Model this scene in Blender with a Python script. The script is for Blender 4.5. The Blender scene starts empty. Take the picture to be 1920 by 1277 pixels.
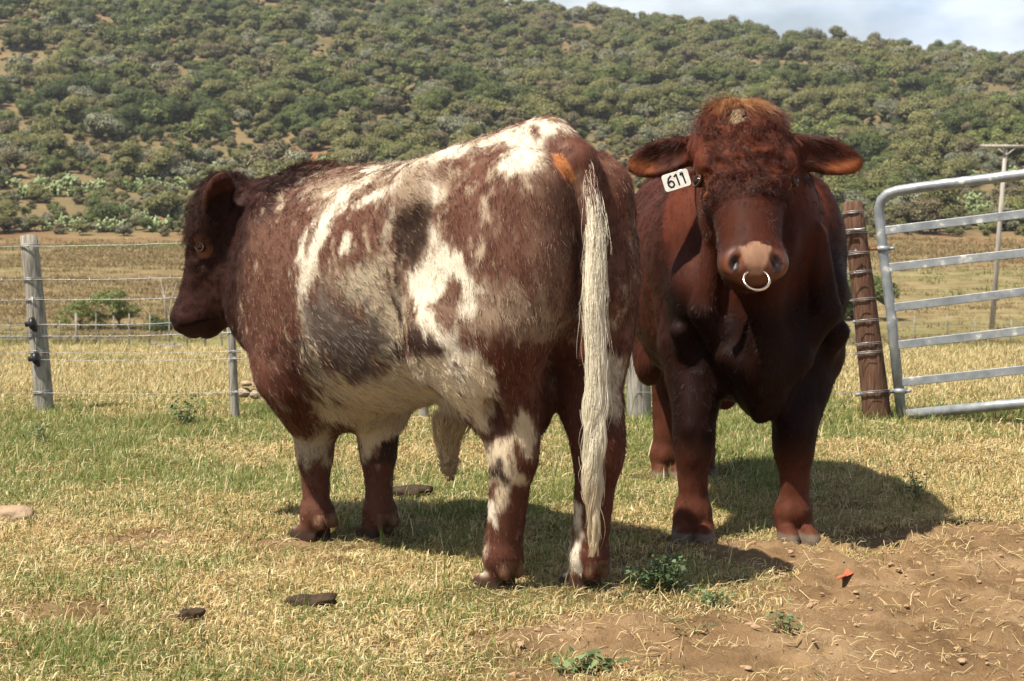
import bpy, bmesh, math, random
import numpy as np
from mathutils import Vector, Matrix

# ------------------------------------------------------------------ camera, world, sun, exposure
scene = bpy.context.scene
COL = scene.collection
F_PX = 3500.0            # focal length in pixels of a 1920 px wide picture
CAM_H = 1.14
HORIZON = 420.0          # picture row of the eye level
PITCH = math.atan((638.5 - HORIZON) / F_PX)

cam_data = bpy.data.cameras.new("camera")
cam_data.sensor_width = 36.0
cam_data.lens = F_PX / 1920.0 * 36.0
cam_data.clip_start = 0.05
cam_data.clip_end = 6000.0
cam = bpy.data.objects.new("camera", cam_data)
cam.location = (0, 0, CAM_H)
cam.rotation_euler = (math.pi / 2 - PITCH, 0, 0)
COL.objects.link(cam)
scene.camera = cam
cam_data.dof.use_dof = True
cam_data.dof.focus_distance = 6.3
cam_data.dof.aperture_fstop = 11.0

SUN_ELEV = math.radians(61)
SUN_AZ = math.radians(234)       # clockwise from +Y: behind the camera, to the left
sun_dir = Vector((math.sin(SUN_AZ) * math.cos(SUN_ELEV), math.cos(SUN_AZ) * math.cos(SUN_ELEV), math.sin(SUN_ELEV)))
sun_data = bpy.data.lights.new("sun", 'SUN')
sun_data.energy = 5.0
sun_data.angle = math.radians(0.53)
sun_data.color = (1.0, 0.93, 0.82)
sun = bpy.data.objects.new("sun", sun_data)
sun.rotation_euler = sun_dir.to_track_quat('Z', 'Y').to_euler()
sun.location = sun_dir * 50
COL.objects.link(sun)

world = bpy.data.worlds.new("World")
scene.world = world
world.use_nodes = True
wn, wl = world.node_tree.nodes, world.node_tree.links
wn.clear()
w_out = wn.new('ShaderNodeOutputWorld')
w_bg = wn.new('ShaderNodeBackground'); w_bg.inputs['Strength'].default_value = 0.050
w_sky = wn.new('ShaderNodeTexSky'); w_sky.sky_type = 'NISHITA'; w_sky.sun_disc = False
w_sky.sun_elevation = SUN_ELEV; w_sky.sun_rotation = SUN_AZ; w_sky.air_density = 1.2; w_sky.dust_density = 1.5
w_tc = wn.new('ShaderNodeTexCoord')
w_map = wn.new('ShaderNodeMapping'); w_map.inputs['Scale'].default_value = (1.0, 1.0, 2.4)
w_map.inputs['Location'].default_value = (0.35, 0.1, 0.2)
w_n = wn.new('ShaderNodeTexNoise'); w_n.inputs['Scale'].default_value = 5.5; w_n.inputs['Detail'].default_value = 9
w_n.inputs['Roughness'].default_value = 0.55
w_r = wn.new('ShaderNodeValToRGB')
w_r.color_ramp.elements[0].position = 0.40; w_r.color_ramp.elements[0].color = (0.35, 0.35, 0.35, 1)
w_r.color_ramp.elements[1].position = 0.62; w_r.color_ramp.elements[1].color = (0.95, 0.95, 0.95, 1)
w_n2 = wn.new('ShaderNodeTexNoise'); w_n2.inputs['Scale'].default_value = 9; w_n2.inputs['Detail'].default_value = 6
w_r2 = wn.new('ShaderNodeValToRGB')
w_r2.color_ramp.elements[0].position = 0.35; w_r2.color_ramp.elements[0].color = (8.2, 9.9, 12.6, 1)
w_r2.color_ramp.elements[1].position = 0.68; w_r2.color_ramp.elements[1].color = (20.0, 20.4, 20.8, 1)
w_mix = wn.new('ShaderNodeMix'); w_mix.data_type = 'RGBA'
wl.new(w_tc.outputs['Generated'], w_map.inputs['Vector'])
wl.new(w_map.outputs['Vector'], w_n.inputs['Vector']); wl.new(w_map.outputs['Vector'], w_n2.inputs['Vector'])
wl.new(w_n.outputs['Fac'], w_r.inputs['Fac']); wl.new(w_n2.outputs['Fac'], w_r2.inputs['Fac'])
w_sep = wn.new('ShaderNodeSeparateXYZ'); wl.new(w_tc.outputs['Generated'], w_sep.inputs[0])
w_el = wn.new('ShaderNodeMapRange'); w_el.interpolation_type = 'SMOOTHSTEP'; wl.new(w_sep.outputs['Z'], w_el.inputs[0])
for i_, v_ in zip((1, 2, 3, 4), (0.10, 0.65, 1.0, 0.12)): w_el.inputs[i_].default_value = v_      # broken cloud near the horizon, clear overhead
w_mul = wn.new('ShaderNodeMath'); w_mul.operation = 'MULTIPLY'; wl.new(w_r.outputs['Color'], w_mul.inputs[0]); wl.new(w_el.outputs[0], w_mul.inputs[1])
wl.new(w_mul.outputs[0], w_mix.inputs['Factor'])
wl.new(w_sky.outputs['Color'], w_mix.inputs[6]); wl.new(w_r2.outputs['Color'], w_mix.inputs[7])
wl.new(w_mix.outputs[2], w_bg.inputs['Color']); wl.new(w_bg.outputs[0], w_out.inputs['Surface'])

scene.view_settings.view_transform = 'Standard'
scene.view_settings.look = 'None'
scene.view_settings.exposure = 0.84
scene.view_settings.gamma = 1.0
scene.view_settings.use_curve_mapping = False
scene.render.engine = 'CYCLES'
scene.cycles.max_bounces = 6
scene.cycles.diffuse_bounces = 3
scene.cycles.glossy_bounces = 2
scene.cycles.transparent_max_bounces = 8

# ------------------------------------------------------------------ helpers
rng = np.random.default_rng(7)
random.seed(7)

def at_px(u, v, d):
    """world point seen at picture position u, v (1920 x 1277) at forward distance d"""
    t = (v - 638.5) / F_PX
    cp, sp = math.cos(PITCH), math.sin(PITCH)
    fy, fz = cp - t * sp, -sp - t * cp
    k = d / fy
    return Vector(((u - 960.0) / F_PX * k, d, CAM_H + fz * k))

def tag(o, label=None, cat=None, group=None, kind=None):
    if label: o['label'] = label
    if cat: o['category'] = cat
    if group: o['group'] = group
    if kind: o['kind'] = kind
    return o

def empty(name, loc, rz=0.0, **kw):
    o = bpy.data.objects.new(name, None)
    o.empty_display_size = 0.1
    o.location = loc; o.rotation_euler = (0, 0, rz)
    COL.objects.link(o)
    return tag(o, **kw)

def link(name, data, parent=None, loc=(0, 0, 0)):
    o = bpy.data.objects.new(name, data)
    o.location = loc
    if parent: o.parent = parent
    COL.objects.link(o)
    return o

def mesh_np(name, verts, faces, mat=None, smooth=True):
    """verts (n,3); faces an (m,k) int array or a list of index tuples"""
    me = bpy.data.meshes.new(name)
    if isinstance(faces, np.ndarray):
        m, k = faces.shape
        me.vertices.add(len(verts)); me.vertices.foreach_set('co', np.asarray(verts, np.float32).ravel())
        me.loops.add(m * k); me.loops.foreach_set('vertex_index', faces.astype(np.int32).ravel())
        me.polygons.add(m); me.polygons.foreach_set('loop_start', np.arange(0, m * k, k, dtype=np.int32))
        me.polygons.foreach_set('loop_total', np.full(m, k, np.int32))
        me.update(calc_edges=True); me.validate()
    else:
        me.from_pydata([tuple(v) for v in verts], [], faces)
    if smooth: me.polygons.foreach_set('use_smooth', [True] * len(me.polygons))
    if mat:
        for m_ in (mat if isinstance(mat, (list, tuple)) else [mat]): me.materials.append(m_)
    me.update()
    return me

def col_attr(me, name, cols, domain='POINT'):
    a = me.color_attributes.new(name, 'FLOAT_COLOR', domain)
    c = np.ones((len(cols), 4), np.float32); c[:, :3] = cols
    a.data.foreach_set('color', c.ravel())

class MB:
    """collects simple shapes into one mesh"""
    def __init__(self): self.v = []; self.f = []; self.m = []
    def add(self, verts, faces, mi=0):
        b = len(self.v); self.v += [tuple(p) for p in verts]
        self.f += [tuple(b + i for i in f) for f in faces]; self.m += [mi] * len(faces)
    def tube(self, pts, r, seg=8, mi=0, cap=True, squash=None):
        pts = [Vector(p) for p in pts]; n = len(pts)
        rs = r if isinstance(r, (list, tuple)) else [r] * n
        verts = []; ref = Vector((0, 0, 1))
        for i, p in enumerate(pts):
            t = (pts[min(i + 1, n - 1)] - pts[max(i - 1, 0)])
            t = t.normalized() if t.length > 1e-9 else Vector((0, 0, 1))
            if i == 0:
                if abs(t.dot(ref)) > 0.95: ref = Vector((1, 0, 0))
                a = (ref - t * ref.dot(t)).normalized()
            else:
                a = (a - t * a.dot(t)).normalized()
            b = t.cross(a)
            for k in range(seg):
                th = 2 * math.pi * k / seg
                verts.append(p + a * (math.cos(th) * rs[i]) + b * (math.sin(th) * rs[i] * (squash or 1.0)))
        faces = [(i * seg + k, i * seg + (k + 1) % seg, (i + 1) * seg + (k + 1) % seg, (i + 1) * seg + k) for i in range(n - 1) for k in range(seg)]
        if cap:
            faces.append(tuple(range(seg - 1, -1, -1))); faces.append(tuple((n - 1) * seg + k for k in range(seg)))
        self.add(verts, faces, mi)
    def build(self, name, mats, parent=None, smooth=True, loc=(0, 0, 0)):
        me = mesh_np(name, self.v, self.f, mats, smooth)
        me.polygons.foreach_set('material_index', self.m)
        return link(name, me, parent, loc)

def hash3(ix, iy, iz, seed):
    h = (ix.astype(np.int64) * 374761393 + iy.astype(np.int64) * 668265263 + iz.astype(np.int64) * 2147483647 + seed * 974634777) & 0xFFFFFFFF
    h = ((h ^ (h >> 13)) * 1274126177) & 0xFFFFFFFF
    h = h ^ (h >> 16)
    return (h & 0xFFFFFF).astype(np.float32) / np.float32(0xFFFFFF)

def vnoise(p, scale=1.0, seed=0):
    p = np.asarray(p, np.float32) * scale + 1000.0
    i = np.floor(p).astype(np.int64); f = (p - i).astype(np.float32); f = f * f * (3 - 2 * f)
    out = 0
    for dx in (0, 1):
        for dy in (0, 1):
            for dz in (0, 1):
                w = (f[..., 0] if dx else 1 - f[..., 0]) * (f[..., 1] if dy else 1 - f[..., 1]) * (f[..., 2] if dz else 1 - f[..., 2])
                out = out + w * hash3(i[..., 0] + dx, i[..., 1] + dy, i[..., 2] + dz, seed)
    return out

def fbm(p, scale=1.0, seed=0, octv=4, gain=0.5):
    s = 0; a = 1.0; t = 0
    for o in range(octv):
        s = s + a * vnoise(p, scale * 2.0 ** o, seed + 17 * o); t += a; a *= gain
    return s / t

def smooth01(x): x = np.clip(x, 0, 1); return x * x * (3 - 2 * x)

# ------------------------------------------------------------------ materials
def new_mat(name, rough=0.7, spec=0.3):
    m = bpy.data.materials.new(name); m.use_nodes = True
    nt = m.node_tree; b = nt.nodes['Principled BSDF']
    b.inputs['Roughness'].default_value = rough
    b.inputs['Specular IOR Level'].default_value = spec
    return m, nt.nodes, nt.links, b

def ramp(nodes, stops):
    r = nodes.new('ShaderNodeValToRGB'); e = r.color_ramp.elements
    while len(e) < len(stops): e.new(0.5)
    for i, (p, c) in enumerate(stops):
        e[i].position = p; e[i].color = (*c, 1)
    return r

def noise_mat(name, stops, scale=8, detail=6, rough=0.8, spec=0.2, stretch=(1, 1, 1), bump=0.0, bscale=None, bdist=0.01, metal=0.0, coord='Object'):
    m, N, L, b = new_mat(name, rough, spec)
    tc = N.new('ShaderNodeTexCoord'); mp = N.new('ShaderNodeMapping'); mp.inputs['Scale'].default_value = stretch
    L.new(tc.outputs[coord], mp.inputs['Vector'])
    n = N.new('ShaderNodeTexNoise'); n.inputs['Scale'].default_value = scale; n.inputs['Detail'].default_value = detail
    L.new(mp.outputs[0], n.inputs['Vector'])
    r = ramp(N, stops); L.new(n.outputs['Fac'], r.inputs['Fac']); L.new(r.outputs['Color'], b.inputs['Base Color'])
    b.inputs['Metallic'].default_value = metal
    if bump:
        n2 = N.new('ShaderNodeTexNoise'); n2.inputs['Scale'].default_value = bscale or scale * 4; n2.inputs['Detail'].default_value = 5
        L.new(mp.outputs[0], n2.inputs['Vector'])
        bp = N.new('ShaderNodeBump'); bp.inputs['Strength'].default_value = bump; bp.inputs['Distance'].default_value = bdist
        L.new(n2.outputs['Fac'], bp.inputs['Height']); L.new(bp.outputs[0], b.inputs['Normal'])
    return m
# ------------------------------------------------------------------ the land
KY = np.array([-60, 0, 14.0, 17.3, 25, 38, 52, 65, 80, 100, 125, 150.0, 165])
KZ = np.array([0, 0, 0.0, -0.06, -0.85, -1.9, -2.35, -2.65, -2.35, -1.45, -0.60, 0.15, 2.2])
D_CREST = 470.0
rp_ = np.random.default_rng(17); PRINTS = [(rp_.uniform(0.35, 1.75), rp_.uniform(4.5, 6.4), rp_.uniform(0, 3.14)) for _ in range(26)]
def land_z(x, y, fine=True):
    x = np.asarray(x, float); y = np.asarray(y, float)
    m = np.gradient(KZ, KY)
    i = np.clip(np.searchsorted(KY, np.clip(y, -60, 165)) - 1, 0, len(KY) - 2); h = KY[i + 1] - KY[i]; t = (np.clip(y, -60, 165) - KY[i]) / h
    z = (2*t**3-3*t**2+1)*KZ[i] + (t**3-2*t**2+t)*h*m[i] + (-2*t**3+3*t**2)*KZ[i+1] + (t**3-t**2)*h*m[i+1]
    tt = x / D_CREST
    u = 960 + F_PX * tt
    ys = np.interp(u, [-3000, 0, 600, 1050, 1500, 1920, 2600, 4500], [-235, -130, -45, 12, 66, 108, 165, 240])
    zc = CAM_H + (HORIZON - ys) / F_PX * D_CREST - 2.2
    s = np.clip((y - 150) / (D_CREST - 150), 0, 3.0)
    g = np.where(s < 1, 0.55 * s + 0.45 * s ** 2 * (1.6 - 0.6 * s), 1 - 0.25 * (s - 1) ** 1.2)
    hill = 0.15 + (zc - 0.15) * g
    und = (fbm(np.stack([x, y * 0.8, 0 * x], -1), 1 / 70.0, 51, 3) - 0.5) * 12 * np.clip(s * (1.0 - s) * 4, 0, 1)
    z = np.where(y > 150, hill + und, z)
    if fine:
        far = np.clip((y - 14) / 10, 0, 1) * np.clip((155 - y) / 20, 0, 1)
        z = z + far * (fbm(np.stack([x, y, 0 * x], -1), 1 / 9.0, 5, 3) - 0.5) * 0.35
        near = np.clip((16 - y) / 4, 0, 1) * np.clip((y + 3) / 3, 0, 1)
        dk = dirt_mask(x, y)
        P3 = np.stack([x, y, 0 * x], -1)
        z = z + near * ((fbm(P3, 1.1, 8, 3) - 0.5) * 0.035 + (fbm(P3, 6, 12, 3) - 0.5) * 0.025)
        clod = np.clip(fbm(P3, 11, 14, 4, 0.7) - 0.50, 0, 1) * 0.11 + (fbm(P3, 30, 19, 2, 0.7) - 0.5) * 0.022
        z = z + near * dk * clod
        for hx_, hy_, ha_ in PRINTS:                                  # hoof prints in the bare soil
            c_, s_ = math.cos(ha_), math.sin(ha_); q1 = (x - hx_) * c_ + (y - hy_) * s_; q2 = -(x - hx_) * s_ + (y - hy_) * c_
            e_ = (q1 / 0.075) ** 2 + (q2 / 0.05) ** 2
            z = z - 0.022 * np.exp(-e_ ** 2) + 0.010 * np.exp(-((np.sqrt(e_) - 1.45) / 0.3) ** 2) + 0.008 * np.exp(-e_) * np.exp(-(q2 / 0.008) ** 2)
    return z
def dirt_mask(x, y):
    """bare trampled soil in the right foreground: 0..1"""
    x = np.asarray(x, float); y = np.asarray(y, float)
    P3 = np.stack([x, y, 0 * x], -1)
    n = fbm(P3, 1.6, 77, 4)
    d = np.clip((x - 0.35) * 0.8, -1.5, 1.2) + (6.5 - y) * 0.55 - np.clip(y - 6.6, 0, 9) * 1.2 - 0.38
    d = np.minimum(d, 0.9)
    a = smooth01((d + (n - 0.5) * 1.5) * 1.6 + 0.15)
    uu = 960 + F_PX * x / np.maximum(y, 1); a = np.maximum(a, 0.85 * smooth01((0.22 - np.abs(y - 6.36 - 0.25 * (n - 0.5))) / 0.12) * smooth01((uu - 1280) / 60))
    spot = smooth01((fbm(P3, 2.3, 91, 3) - 0.62) * 12) * 0.8 * np.clip((9.5 - y) / 2, 0, 1)
    return np.clip(np.maximum(a, spot), 0, 1)

def axis(stops):
    out = []
    for (a, b, st) in stops: out += list(np.arange(a, b, st))
    return np.array(out + [stops[-1][1]])
gx = axis([(-900, -300, 60), (-300, -60, 8), (-60, -12, 2.0), (-12, -4.2, 0.3), (-4.2, 4.2, 0.024), (4.2, 12, 0.3), (12, 60, 2.0), (60, 300, 8), (300, 900, 60)])
gy = axis([(-60, -4, 7), (-4, 2.4, 0.4), (2.4, 8.2, 0.024), (8.2, 13, 0.06), (13, 24, 0.25), (24, 60, 1.0), (60, 160, 2.5), (160, 520, 7), (520, 1300, 60)])
X, Y = np.meshgrid(gx, gy, indexing='ij')
Z = land_z(X, Y)
Vg = np.stack([X, Y, Z], -1).reshape(-1, 3); ni, nj = X.shape
ii = (np.arange(ni - 1)[:, None] * nj + np.arange(nj - 1)[None, :]).ravel()
Qg = np.stack([ii, ii + nj, ii + nj + 1, ii + 1], 1)

m, N, L, b = new_mat('soil_and_turf', 0.95, 0.08)
geo = N.new('ShaderNodeNewGeometry'); sep = N.new('ShaderNodeSeparateXYZ'); L.new(geo.outputs['Position'], sep.inputs[0])
def NZ(scale, detail=5, stretch=(1, 1, 1), rough=0.55):
    mp = N.new('ShaderNodeMapping'); mp.inputs['Scale'].default_value = stretch; L.new(geo.outputs['Position'], mp.inputs[0])
    n = N.new('ShaderNodeTexNoise'); n.inputs['Scale'].default_value = scale; n.inputs['Detail'].default_value = detail; n.inputs['Roughness'].default_value = rough
    L.new(mp.outputs[0], n.inputs['Vector']); return n.outputs['Fac']
def MIX(f, a, c):
    x = N.new('ShaderNodeMix'); x.data_type = 'RGBA'
    for s_, v in ((0, f), (6, a), (7, c)):
        if hasattr(v, 'default_value') or hasattr(v, 'is_linked'): L.new(v, x.inputs[s_])
        else: x.inputs[s_].default_value = v if s_ == 0 else (*v, 1)
    return x.outputs[2]
def MAPR(v, a, c, lo=0.0, hi=1.0):
    x = N.new('ShaderNodeMapRange'); x.interpolation_type = 'SMOOTHSTEP'; L.new(v, x.inputs[0])
    for i_, w_ in zip((1, 2, 3, 4), (a, c, lo, hi)): x.inputs[i_].default_value = w_
    return x.outputs[0]
def RMP(v, stops): q = ramp(N, stops); L.new(v, q.inputs[0]); return q.outputs[0]
dirt = RMP(NZ(3.0, 10, rough=0.7), [(0.34, (0.14, 0.083, 0.038)), (0.5, (0.24, 0.15, 0.076)), (0.66, (0.34, 0.228, 0.125))])
turf = RMP(NZ(2.2, 7), [(0.35, (0.07, 0.045, 0.02)), (0.5, (0.14, 0.095, 0.038)), (0.65, (0.08, 0.075, 0.025))])
da = N.new('ShaderNodeAttribute'); da.attribute_name = 'dirt'
near_c = MIX(da.outputs['Fac'], turf, dirt)
field = RMP(NZ(0.09, 9, (0.5, 1.3, 1), 0.7), [(0.34, (0.125, 0.075, 0.036)), (0.44, (0.185, 0.125, 0.058)), (0.52, (0.24, 0.19, 0.09)), (0.60, (0.165, 0.155, 0.062)), (0.66, (0.26, 0.21, 0.11))])
field2 = RMP(NZ(0.9, 8, (1, 1, 1), 0.7), [(0.38, (0.09, 0.065, 0.03)), (0.5, (0.19, 0.145, 0.07)), (0.64, (0.30, 0.24, 0.12))])
field = MIX(0.5, field, field2)
redband = MIX(MAPR(sep.outputs['Y'], 112, 135), field, RMP(NZ(0.16, 8, (0.5, 1.5, 1)), [(0.38, (0.15, 0.070, 0.035)), (0.50, (0.18, 0.115, 0.055)), (0.62, (0.21, 0.15, 0.075))]))
lush = MIX(MAPR(sep.outputs['Y'], 60, 76), RMP(NZ(0.5, 6), [(0.3, (0.145, 0.135, 0.045)), (0.7, (0.21, 0.19, 0.075))]), redband)
hillc = RMP(NZ(0.06, 9, (1, 1, 0.5), 0.65), [(0.36, (0.10, 0.085, 0.040)), (0.48, (0.15, 0.115, 0.055)), (0.58, (0.19, 0.135, 0.068)), (0.68, (0.24, 0.105, 0.05))])
mid = MIX(MAPR(sep.outputs['Y'], 148, 158), lush, hillc)
L.new(MIX(MAPR(sep.outputs['Y'], 14, 24), near_c, mid), b.inputs['Base Color'])
bp = N.new('ShaderNodeBump'); bp.inputs['Strength'].default_value = 0.8; bp.inputs['Distance'].default_value = 0.02
L.new(NZ(90, 6, rough=0.7), bp.inputs['Height']); L.new(bp.outputs[0], b.inputs['Normal'])
me = mesh_np('ground', Vg, Qg, m)
da_ = me.attributes.new('dirt', 'FLOAT', 'POINT'); da_.data.foreach_set('value', dirt_mask(Vg[:, 0], Vg[:, 1]).astype(np.float32))
ground = link('ground', me); ground['kind'] = 'structure'

# ------------------------------------------------------------------ instanced ground cover (geometry nodes)
def scatter(name, pts, scales, rots, idx, variants, label, tilt=None):
    """one stuff object: points that carry scale, rotation and variant; geometry nodes put a plant on each"""
    col = bpy.data.collections.new(name + '_kinds')
    for k, me_ in enumerate(variants):
        col.objects.link(bpy.data.objects.new('%s_%02d' % (name, k), me_))
    me = bpy.data.meshes.new(name); me.vertices.add(len(pts)); me.vertices.foreach_set('co', np.asarray(pts, np.float32).ravel())
    a = me.attributes.new('sc', 'FLOAT', 'POINT'); a.data.foreach_set('value', np.asarray(scales, np.float32))
    a = me.attributes.new('rot', 'FLOAT_VECTOR', 'POINT')
    rv = np.zeros((len(pts), 3), np.float32); rv[:, 2] = rots
    if tilt is not None: rv[:, :2] = tilt
    a.data.foreach_set('vector', rv.ravel())
    a = me.attributes.new('idx', 'INT', 'POINT'); a.data.foreach_set('value', np.asarray(idx, np.int32))
    o = link(name, me); o['kind'] = 'stuff'; o['label'] = label
    ng = bpy.data.node_groups.new(name, 'GeometryNodeTree')
    ng.interface.new_socket(name='Geometry', in_out='INPUT', socket_type='NodeSocketGeometry')
    ng.interface.new_socket(name='Geometry', in_out='OUTPUT', socket_type='NodeSocketGeometry')
    gi = ng.nodes.new('NodeGroupInput'); go = ng.nodes.new('NodeGroupOutput')
    ip = ng.nodes.new('GeometryNodeInstanceOnPoints'); ci = ng.nodes.new('GeometryNodeCollectionInfo')
    ci.inputs['Collection'].default_value = col; ci.inputs['Separate Children'].default_value = True; ci.inputs['Reset Children'].default_value = True
    ip.inputs['Pick Instance'].default_value = True
    def attr(nm, ty):
        n_ = ng.nodes.new('GeometryNodeInputNamedAttribute'); n_.data_type = ty; n_.inputs['Name'].default_value = nm; return n_.outputs[0]
    ng.links.new(gi.outputs[0], ip.inputs['Points']); ng.links.new(ci.outputs[0], ip.inputs['Instance'])
    ng.links.new(attr('sc', 'FLOAT'), ip.inputs['Scale'])
    e2r = ng.nodes.new('FunctionNodeEulerToRotation'); ng.links.new(attr('rot', 'FLOAT_VECTOR'), e2r.inputs[0]); ng.links.new(e2r.outputs[0], ip.inputs['Rotation'])
    ng.links.new(attr('idx', 'INT'), ip.inputs['Instance Index'])
    ng.links.new(ip.outputs[0], go.inputs[0])
    md = o.modifiers.new('scatter', 'NODES'); md.node_group = ng
    return o

def blade_mat(name, stops, transl=0.25, rough=0.55):
    """colour by a per-blade attribute plus a per-instance shift"""
    m, N, L, b = new_mat(name, rough, 0.25)
    a = N.new('ShaderNodeAttribute'); a.attribute_name = 'tone'
    oi = N.new('ShaderNodeObjectInfo')
    ad = N.new('ShaderNodeMath'); ad.operation = 'MULTIPLY_ADD'; L.new(oi.outputs['Random'], ad.inputs[0]); ad.inputs[1].default_value = 0.35; ad.inputs[2].default_value = -0.17
    s = N.new('ShaderNodeMath'); s.operation = 'ADD'; L.new(a.outputs['Fac'], s.inputs[0]); L.new(ad.outputs[0], s.inputs[1])
    r = ramp(N, stops); L.new(s.outputs[0], r.inputs[0]); L.new(r.outputs[0], b.inputs['Base Color'])
    if transl:
        tr = N.new('ShaderNodeBsdfTranslucent'); L.new(r.outputs[0], tr.inputs['Color'])
        mx = N.new('ShaderNodeMixShader'); mx.inputs[0].default_value = transl
        out = [n for n in N if n.type == 'OUTPUT_MATERIAL'][0]
        L.new(b.outputs[0], mx.inputs[1]); L.new(tr.outputs[0], mx.inputs[2]); L.new(mx.outputs[0], out.inputs['Surface'])
    return m
GREEN = [(0.0, (0.070, 0.105, 0.018)), (0.5, (0.165, 0.215, 0.045)), (1.0, (0.30, 0.33, 0.11))]
DRY = [(0.0, (0.30, 0.165, 0.055)), (0.4, (0.50, 0.375, 0.155)), (1.0, (0.76, 0.66, 0.40))]
mat_green = blade_mat('green_grass', GREEN, 0.35)
mat_dry = blade_mat('dry_grass', DRY, 0.25)
mat_field = blade_mat('field_grass', [(0.0, (0.13, 0.080, 0.036)), (0.5, (0.235, 0.165, 0.075)), (1.0, (0.37, 0.29, 0.145))], 0.2)
mat_field_green = blade_mat('field_green_grass', [(0.0, (0.09, 0.095, 0.025)), (0.5, (0.17, 0.17, 0.05)), (1.0, (0.27, 0.25, 0.09))], 0.2)

def tuft(seed, n, radius, h, lean, width, mats, dry_share, flat=0.0, seg=3):
    r = np.random.default_rng(seed); V = []; Fq = []; mi = []; tone = []
    for i in range(n):
        p = np.array([r.normal(0, radius), r.normal(0, radius), -0.004]); az = r.random() * 6.28
        hh = h * (0.45 + 0.9 * r.random()); w = width * (0.6 + 0.8 * r.random())
        ln = lean * (0.3 + 1.2 * r.random()); isd = r.random() < dry_share
        fl = r.random() < flat
        if fl: ln = 0.6; hh *= 1.2
        dir_ = np.array([math.cos(az), math.sin(az), 0]); sd = np.array([-math.sin(az), math.cos(az), 0])
        if r.random() < 0.5: sd = sd * 0.7 + np.array([0, 0, 0.5])
        b = len(V); cur = p.copy(); ang = (1.0 + 0.5 * r.random()) if fl else 0.15 + 0.5 * r.random() * ln
        tn = r.random()
        for k in range(seg + 1):
            t = k / seg; ww = w * (1 - t) ** 0.7 * 0.5
            V.append(cur - sd * ww); V.append(cur + sd * ww); tone += [tn * 0.8 + 0.2 * t] * 2
            a_ = ang + ln * t * 1.1
            cur = cur + (dir_ * math.sin(a_) + np.array([0, 0, 1]) * math.cos(a_)) * hh / seg
            if cur[2] < 0.004: cur[2] = 0.004 + r.random() * 0.01
        for k in range(seg):
            Fq.append((b + 2 * k, b + 2 * k + 1, b + 2 * k + 3, b + 2 * k + 2)); mi.append(1 if isd else 0)
    me = mesh_np('tuft', np.array(V), np.array(Fq), mats)
    me.polygons.foreach_set('material_index', mi[:len(me.polygons)])
    a = me.attributes.new('tone', 'FLOAT', 'POINT'); a.data.foreach_set('value', np.array(tone, np.float32))
    return me
gm = [mat_green, mat_dry]
KIND = {}
vs = []
def addk(key, lst): KIND[key] = (len(vs), len(lst)); vs.extend(lst)
addk('green', [tuft(100 + i, 27, 0.034, 0.036, 1.1, 0.0046, gm, 0.30, 0.2) for i in range(5)])
addk('mixed', [tuft(200 + i, 26, 0.040, 0.031, 1.2, 0.0042, gm, 0.66, 0.35) for i in range(5)])
addk('dry', [tuft(300 + i, 26, 0.042, 0.028, 1.3, 0.0042, gm, 0.92, 0.55) for i in range(5)])
addk('straw', [tuft(400 + i, 6, 0.035, 0.040, 1.3, 0.0022, gm, 1.0, 0.9) for i in range(5)])
addk('tall', [tuft(500 + i, 22, 0.06, 0.060, 0.9, 0.0058, gm, 0.88, 0.25) for i in range(5)])
addk('lush', [tuft(600 + i, 30, 0.045, 0.058, 0.9, 0.0045, gm, 0.22, 0.1) for i in range(5)])

addk('sprig', [tuft(700 + i, 5, 0.02, 0.070, 0.7, 0.0036, gm, 0.25) for i in range(5)])
addk('field', [tuft(800 + i, 24, 0.05, 0.040, 1.0, 0.0075, [mat_field_green, mat_field], 0.9, 0.3) for i in range(5)])
addk('field_green', [tuft(850 + i, 24, 0.05, 0.040, 1.0, 0.0075, [mat_field_green, mat_field], 0.15, 0.2) for i in range(5)])
def green_map(x, y):
    P3 = np.stack([x, y, 0 * x], -1)
    g = fbm(P3, 0.9, 33, 4) * 0.6 + fbm(P3, 3.5, 34, 3) * 0.4
    u = 960 + F_PX * x / np.maximum(y, 1); v = HORIZON + F_PX * CAM_H / np.maximum(y, 1)
    bias = 0.02 + 0.21 * np.exp(-((u - 120) / 330) ** 2 - ((v - 860) / 75) ** 2) + 0.28 * np.exp(-((u - 130) / 210) ** 2 - ((v - 1235) / 75) ** 2)
    bias += 0.14 * np.exp(-((v - 815) / 40) ** 2) + 0.10 * np.exp(-((u - 1150) / 400) ** 2 - ((v - 900) / 70) ** 2) - 0.12 * np.exp(-((u - 700) / 500) ** 2 - ((v - 1090) / 90) ** 2)
    bias -= 0.10 * (u > 1500) * (v > 840)
    return g + bias
def ground_points(n, y0, y1, margin, seed):
    r = np.random.default_rng(seed)
    y = np.sqrt(r.random(n) * (y1 ** 2 - y0 ** 2) + y0 ** 2) if y1 / y0 > 1.2 else y0 + (y1 - y0) * r.random(n)
    x = (r.random(n) * 2 - 1) * (y * 0.285 + margin)
    return x, y, r
P_, S_, R_, I_, T_ = [], [], [], [], []
def put(x, y, sc, key, r):
    b0, nk = KIND[key]; n = len(x)
    P_.append(np.stack([x, y, land_z(x, y)], 1)); S_.append(sc); R_.append(r.random(n) * 6.28); I_.append(b0 + (r.random(n) * nk).astype(int)); T_.append(r.normal(0, 0.12, (n, 2)))
x, y, r = ground_points(64000, 4.0, 11.5, 1.6, 1)
y = np.where(r.random(len(y)) < 0.35, 4.0 + (y - 4.0) * 0.55, y); x = (r.random(len(y)) * 2 - 1) * (y * 0.285 + 1.6)
g = green_map(x, y); dm = dirt_mask(x, y); q = r.random(len(x))
keep = q > dm * 1.02
rr = r.normal(0, 0.05, len(x))
isg = keep & (g + rr > 0.60); ism = keep & ~isg & (g + rr > 0.49); isd_ = keep & ~isg & ~ism
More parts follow.
